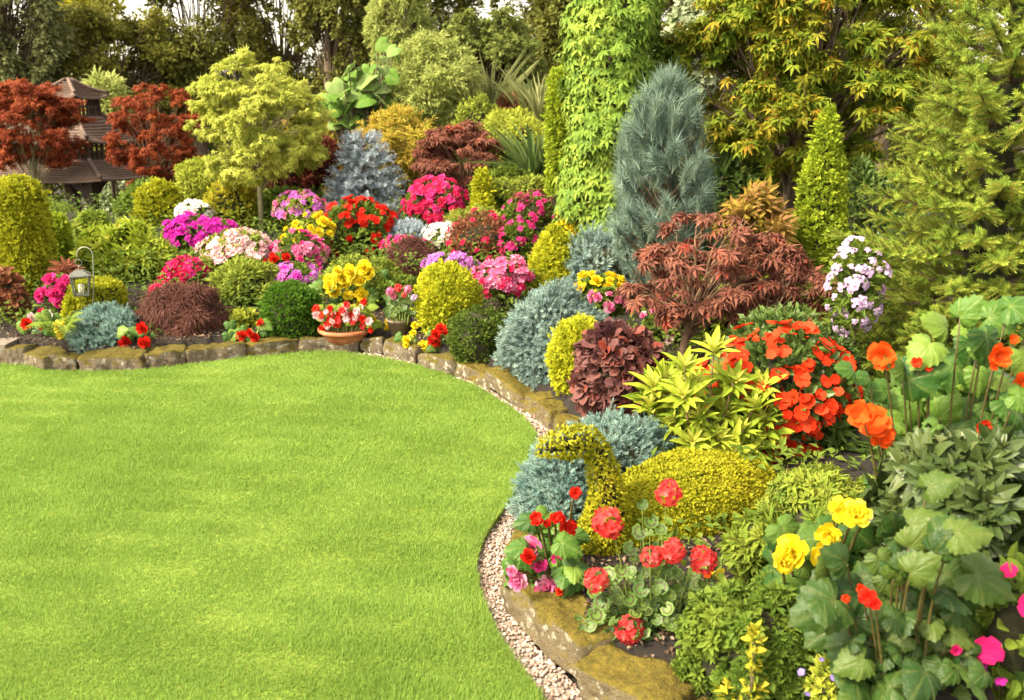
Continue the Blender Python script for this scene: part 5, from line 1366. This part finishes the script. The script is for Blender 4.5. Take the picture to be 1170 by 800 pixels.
def build_pieris():
    r = np.random.default_rng(220); D = 4.75; px = [(824,398),(800,436),(756,440),(790,452),(846,436),(872,462),(838,470),(806,476),(778,482),(858,490),(830,500),(800,504),(880,440),(750,462),(868,512),(842,520),(812,522),(886,486),(768,430),(790,418)]
    x = at(800, 560, D)[0]; g = gz(x, D); root = thing('pieris', 'pale lime shrub with starry whorls of narrow leaves behind the goose', 'shrub', (x, D, g)); mb = MB(); s = MB()
    for (a_, b_) in px:
        d = D + r.uniform(-.15, .15); e = at(a_ - 8, b_, d); ax = nrm(np.array([r.normal() * .45, -.35 + r.normal() * .3, 1]))
        scatter(mb, WHORLUP[int(r.integers(3))], e[None], ax[None], np.array([[1., 0, 0]]), np.array([r.uniform(.13, .19)]), np.array([r.uniform(.4, 1)]))
        for q in range(2):
            e2 = e - ax * (.10 + .07 * q) + r.normal(size=3) * .02; scatter(mb, WHORL[int(r.integers(3))], e2[None], (ax + r.normal(size=3) * .2)[None], np.array([[1., 0, 0]]), np.array([r.uniform(.12, .17)]), np.array([r.uniform(0, .6)]))
        tube(s, bez((x, D, g), (x * .4 + e[0] * .6, D * .5 + d * .5, (g + e[2]) / 2 - .05), e, 7), np.linspace(.011, .004, 7), 5)
    mb.build('foliage', [M['leaf_fresh']], root); s.build('stem', [M['bark_red']], root)
build_pieris()

def build_goose():
    r = np.random.default_rng(221); D = 3.95
    p = at(690, 640, D); g = gz(p[0] + .2, D); root = thing('topiary_goose', 'clipped golden topiary in the shape of a goose by the wall', 'topiary', (p[0] + .25, D, g))
    C, R = [], []
    def chain(pts, dd=None):
        P = np.array([at(a_, b_, D + (c if dd is None else dd)) for a_, b_, _, c in pts]); w = np.array([metres(q, b_, D) for _, b_, q, _ in pts])
        s = np.concatenate([[0], np.cumsum(np.linalg.norm(np.diff(P, axis=0), axis=1))]); u = np.arange(0, s[-1], .018)
        for v in u: C.append([np.interp(v, s, P[:, k]) for k in range(3)]); R.append(np.interp(v, s, w))
    chain([(617,516,5,-.05),(630,511,12,-.05),(648,506,16,-.04),(668,505,17,-.02),(682,515,16,0),(689,534,16,0),(693,558,17,0),(695,582,21,.02),(692,604,28,.04),(688,622,33,.06),(692,640,33,.08)])
    chain([(690,622,34,.06),(716,604,44,.16),(750,588,58,.26),(786,578,67,.32),(820,574,63,.36),(848,572,48,.38),(872,568,26,.4),(886,564,10,.4)])
    C, R = np.array(C), np.array(R)
    P, U, j = on_spheres(r, C, R, 60000, .97, 24); n = len(P)
    P = P + U * (.010 * wob(P, 22, 4) + .008 * wob(P, 60, 5) - .006 * r.uniform(0, 1, n) ** 2)[:, None]
    mb = MB(); a = np.clip(.48 + .2 * wob(P, 14, 6) + r.normal(size=n) * .22, 0, 1)
    scatter(mb, LEAF2, P, U * .6 + rsph(r, n) * .9 + [0, 0, .2], U + rsph(r, n) * .6, r.uniform(.015, .029, n), a)
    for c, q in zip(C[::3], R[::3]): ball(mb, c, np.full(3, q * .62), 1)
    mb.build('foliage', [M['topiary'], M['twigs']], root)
    s = MB()
    for q in (0, 1): b = C[-20 - 18 * q]; tube(s, [(b[0], b[1], g - .03), (b[0], b[1], b[2])], .02, 7)
    b = C[44]; tube(s, [(b[0], b[1] + .04, g - .03), (b[0], b[1] + .04, b[2])], .025, 7)
    s.build('stem', [M['bark']], root)
build_goose()

# flowers at the foot of the goose
r_ = np.random.default_rng(222)
broad_plant('begonia', 'red begonia against the goose breast above the gravel', 'begonia', 640, 640, 3.85, clump_leaves(r_, 634, 622, 66, 60, 15, 34), 'begonia_mid', BEGLEAF,
            [(613,593,20,'red'),(648,603,26,'red'),(657,563,18,'red'),(634,592,16,'red'),(641,590,18,'red'),(625,598,12,'red')], 'loose', G_BEG, 223, fill=20)
broad_plant('begonia', 'rose-pink begonia hanging over the mossy wall stone', 'begonia', 660, 668, 3.68, clump_leaves(r_, 618, 648, 80, 54, 13, 34) + [(655,655,46,-2.0),(648,632,36,-.4)], 'begonia_mid', BEGLEAF,
            [(608,625,32,'pink'),(603,636,22,'red'),(616,644,24,'hot_pink'),(592,662,30,'pink'),(626,672,36,'pink'),(636,638,16,'hot_pink'),(585,652,16,'pink'),(640,675,14,'orange_red')], 'double', G_BEG, 224, fill=20)
heads = [(764,563,36),(695,597,44),(744,636,30),(769,629,34),(803,640,38),(681,663,34),(720,720,40),(757,634,24)]
r_ = np.random.default_rng(225)
gl = [(q[0], q[1], q[2] * .8, q[3]) for q in clump_leaves(r_, 746, 690, 150, 92, 92, 30)] + [(730,610,28,-2),(745,598,26,-1.2),(757,606,22,-.5),(718,628,26,-2.6),(735,578,20,-1)]
broad_plant('pelargonium', 'coral pelargonium with ring-marked leaves in front of the goose', 'pelargonium', 748, 738, 3.35, gl, 'geranium_leaf', GERLEAF, [(a_, b_, c, 'coral') for a_, b_, c in heads], 'globe', 'pelargoniums', 226, 'stalk', rad=.003, fill=210)
broad_plant('pansy', 'yellow pansy beside the coral pelargonium', 'pansy', 824, 672, 3.5, clump_leaves(r_, 822, 668, 26, 22, 14, 14), 'leaf_mid', [OVAL], [(822,655,18,'yellow'),(812,650,14,'yellow'),(808,656,12,'orange')], 'pansy', None, 227, 'stalk', rad=.003)
shrub('evergreen_azalea', 'glossy small-leaved green azalea along the lower edge of the bed', 'shrub', 856, 662, 812, 176, 2.95, [WHORLWIDE[0], WHORLWIDE[1], OVAL], 'leaf_mid', .040, 2600, 44, .26, .6, seed=228, core=.7, group='evergreen azaleas')
shrub('evergreen_azalea', 'light green azalea between goose tail and yellow begonia', 'shrub', 872, 570, 668, 92, 3.6, WHORL, 'leaf_light', .075, 260, 24, .3, .6, seed=229, core=.6, group='evergreen azaleas')
shrub('evergreen_azalea', 'broad olive green azalea below the orange begonia', 'shrub', 952, 532, 650, 190, 3.75, [WHORL[0], WHORL[2]], 'leaf_light', .055, 1300, 40, .26, .6, seed=230, core=.7, group='evergreen azaleas')
shrub('rhododendron', 'dark leathery rhododendron at the right edge below the orange begonias', 'shrub', 1096, 486, 700, 214, 3.1, WHORLWIDE, 'rhodo_dark', .11, 420, 40, .28, .5, seed=231, core=.62)
shrub('rhododendron', 'shaded dark shrub beneath the golden spruce', 'shrub', 1010, 430, 560, 150, 5.0, [WHORL[0], WHORL[1]], 'leaf_glossy', .11, 240, 30, .3, .5, seed=232, core=.62)

r_ = np.random.default_rng(233)
ol = [(1045,432,62,.6),(1078,372,46,2.5),(1060,396,50,-2.3),(1096,424,66,-.6),(1040,462,56,-1.8),(1066,468,52,-1.2),(1122,468,72,.5),(1088,500,56,-.4),(1072,520,44,-2.),(1136,362,56,.4),(1160,350,52,.2),(1128,388,50,-1.4),(1150,440,54,-.5),(1168,470,54,-1),(1012,446,38,2.9),(1108,395,40,-1.6),(1148,500,60,-.9),(1172,410,48,-1.4),(1030,420,44,2.2),(1102,545,46,-1.7),(1130,525,50,-.8)]
ol += [(a_ + r_.normal() * 22, b_ + 14 + r_.normal() * 22, c * .75, t_ + r_.normal() * .5) for a_, b_, c, t_ in ol]
broad_plant('begonia', 'tall orange begonia with crinkled green leaves at the right edge', 'begonia', 1100, 640, 3.35, ol, 'begonia_mid', BEGLEAF,
            [(1010,405,42,'orange'),(997,484,48,'orange'),(1007,498,36,'orange'),(984,472,40,'orange'),(1138,407,38,'orange'),(1168,436,28,'orange'),(1123,487,22,'orange_red'),(1062,502,18,'orange_red'),(1048,414,16,'orange_red'),(1060,420,12,'orange_red'),(1158,388,14,'orange'),(1070,506,14,'orange_red')], 'hang', G_BEG, 234, rad=.004, fill=90)
r_ = np.random.default_rng(235)
broad_plant('begonia', 'yellow begonia with dark leaves under the olive azalea', 'begonia', 930, 690, 3.2, clump_leaves(r_, 935, 640, 96, 70, 20, 48), 'begonia_leaf', BEGLEAF,
            [(905,632,50,'yellow'),(893,642,34,'yellow'),(946,610,36,'yellow'),(943,634,42,'yellow'),(953,646,34,'yellow'),(962,582,38,'yellow'),(977,588,42,'yellow'),(990,590,18,'white')], 'double', G_BEG, 236, fill=30, front=.26)

def build_tub():
    D = 2.45; x = at(1052, 760, D)[0]; g = gz(x, D); zt = at(1052, 772, D)[2]; w = metres(150, 760, D) / 2
    root = thing('black_tub', 'large black plastic tub holding the drooping dark begonia', 'flower pot', (x, D, g))
    h = max(.2, zt - g); mb = MB(); lathe(mb, (x, D, g - .02), [(0.001, 0), (w * .78, 0), (w * .97, h * .9), (w * 1.03, h * .91), (w * 1.04, h), (w * .96, h), (w * .94, h * .92), (.001, h * .9)], 40); mb.build('body', [M['black_pot']], root)
    mb = MB(); ball(mb, (x, D, g + h * .86), (w * .93, w * .93, .02)); mb.build('compost', [M['soil']], root)
    r = np.random.default_rng(237)
    lv = [(1014,726,78,-1.5),(1058,690,92,-.5),(1020,686,62,-1.6),(992,660,70,.4),(948,690,96,3.6),(978,676,74,2.9),(1008,642,52,-1.2),(1042,622,56,1.2),(1090,664,100,-.3),(1122,660,88,-.5),(1060,756,90,-1.5),(1072,790,88,-1.2),(1040,800,84,-1.9),(974,738,90,-2.0),(1024,606,50,1.9),(1082,612,78,.6),(1000,700,64,-2.4),(1046,652,60,.9),(1098,610,66,.3),(964,640,60,2.4),(1100,700,70,-.9),(1070,628,54,1.4)]
    lv = [(a_, b_, c * .8, t_) for a_, b_, c, t_ in lv]; lv += [(a_ + r.normal() * 30, b_ + r.normal() * 26, c * .85, t_ + r.normal() * .5) for a_, b_, c, t_ in lv if b_ < 720]
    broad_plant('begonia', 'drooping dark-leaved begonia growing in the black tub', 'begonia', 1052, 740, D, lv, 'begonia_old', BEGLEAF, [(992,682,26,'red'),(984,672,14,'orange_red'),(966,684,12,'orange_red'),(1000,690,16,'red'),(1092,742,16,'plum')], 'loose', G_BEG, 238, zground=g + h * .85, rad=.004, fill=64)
build_tub()
shrub('impatiens', 'magenta impatiens with pale oval leaves at the lower right corner', 'impatiens', 1156, 636, 815, 110, 2.5, OVAL, 'leaf_mid', .062, 360, 26, .28, .5, flowers=[('impatiens', 'plum', 8, .036, -.75, .02), ('impatiens', 'magenta', 9, .022, -.4, .02)], seed=239, core=.6)
shrub('lobelia', 'violet lobelia sprigs with lime leaves at the lower edge', 'lobelia', 946, 752, 812, 60, 2.6, LEAF4, 'leaf_fresh', .030, 520, 18, .3, flowers=[('pansy', 'violet', 9, .011, -.3, .01)], seed=240, core=.5)
shrub('golden_euonymus', 'bright yellow variegated sprig at the bottom of the glossy azalea', 'shrub', 850, 770, 830, 60, 2.72, OVAL, 'variegated', .034, 220, 14, .34, seed=241, core=.4)
shrub('golden_euonymus', 'thin upright yellow sprig among the glossy azalea leaves', 'shrub', 862, 712, 768, 20, 2.70, OVAL, 'variegated', .034, 46, 8, .4, seed=242, core=0)

def build_cover():
    """low leafy growth that closes the gaps between the plants"""
    r = np.random.default_rng(250); n = 120000; P = np.stack([r.uniform(-9, 5.5, n), r.uniform(2., 13.4, n)], 1)
    d = dist(WALL[::4], P); far = P[:, 1] > 6; ok = ~inside(WALL_POLY, P) & (d > np.where(far, .42, .55)) & (np.abs(P[:, 0]) < .75 * P[:, 1] + 1); P = P[ok]; n = len(P)
    Q = np.c_[P, np.zeros(n)]; keep = wob(Q, 3., 3) + r.normal(size=n) * .3 > -.6; P, Q = P[keep], Q[keep]; n = len(P)
    z = ground_z(P); H = np.c_[P, z + r.uniform(0, 1, n) * np.where(P[:, 1] > 8.6, .30, .15) * (1 + .5 * wob(Q, 5, 4))]
    mb = MB(); scatter(mb, LEAF4, H, np.c_[r.normal(size=(n, 2)), r.uniform(-.2, .9, n)], np.c_[r.normal(size=(n, 2)) * .5 + [0, -.3], np.ones(n)], r.uniform(.03, .075, n), np.clip(.4 + .3 * wob(Q, 4, 5) + r.normal(size=n) * .2, 0, 1))
    tag(mb.build('ground_cover', [M['leaf_mid']]), 'low green ground cover filling the gaps between the border plants', 'ground cover', kind='stuff')
build_cover()
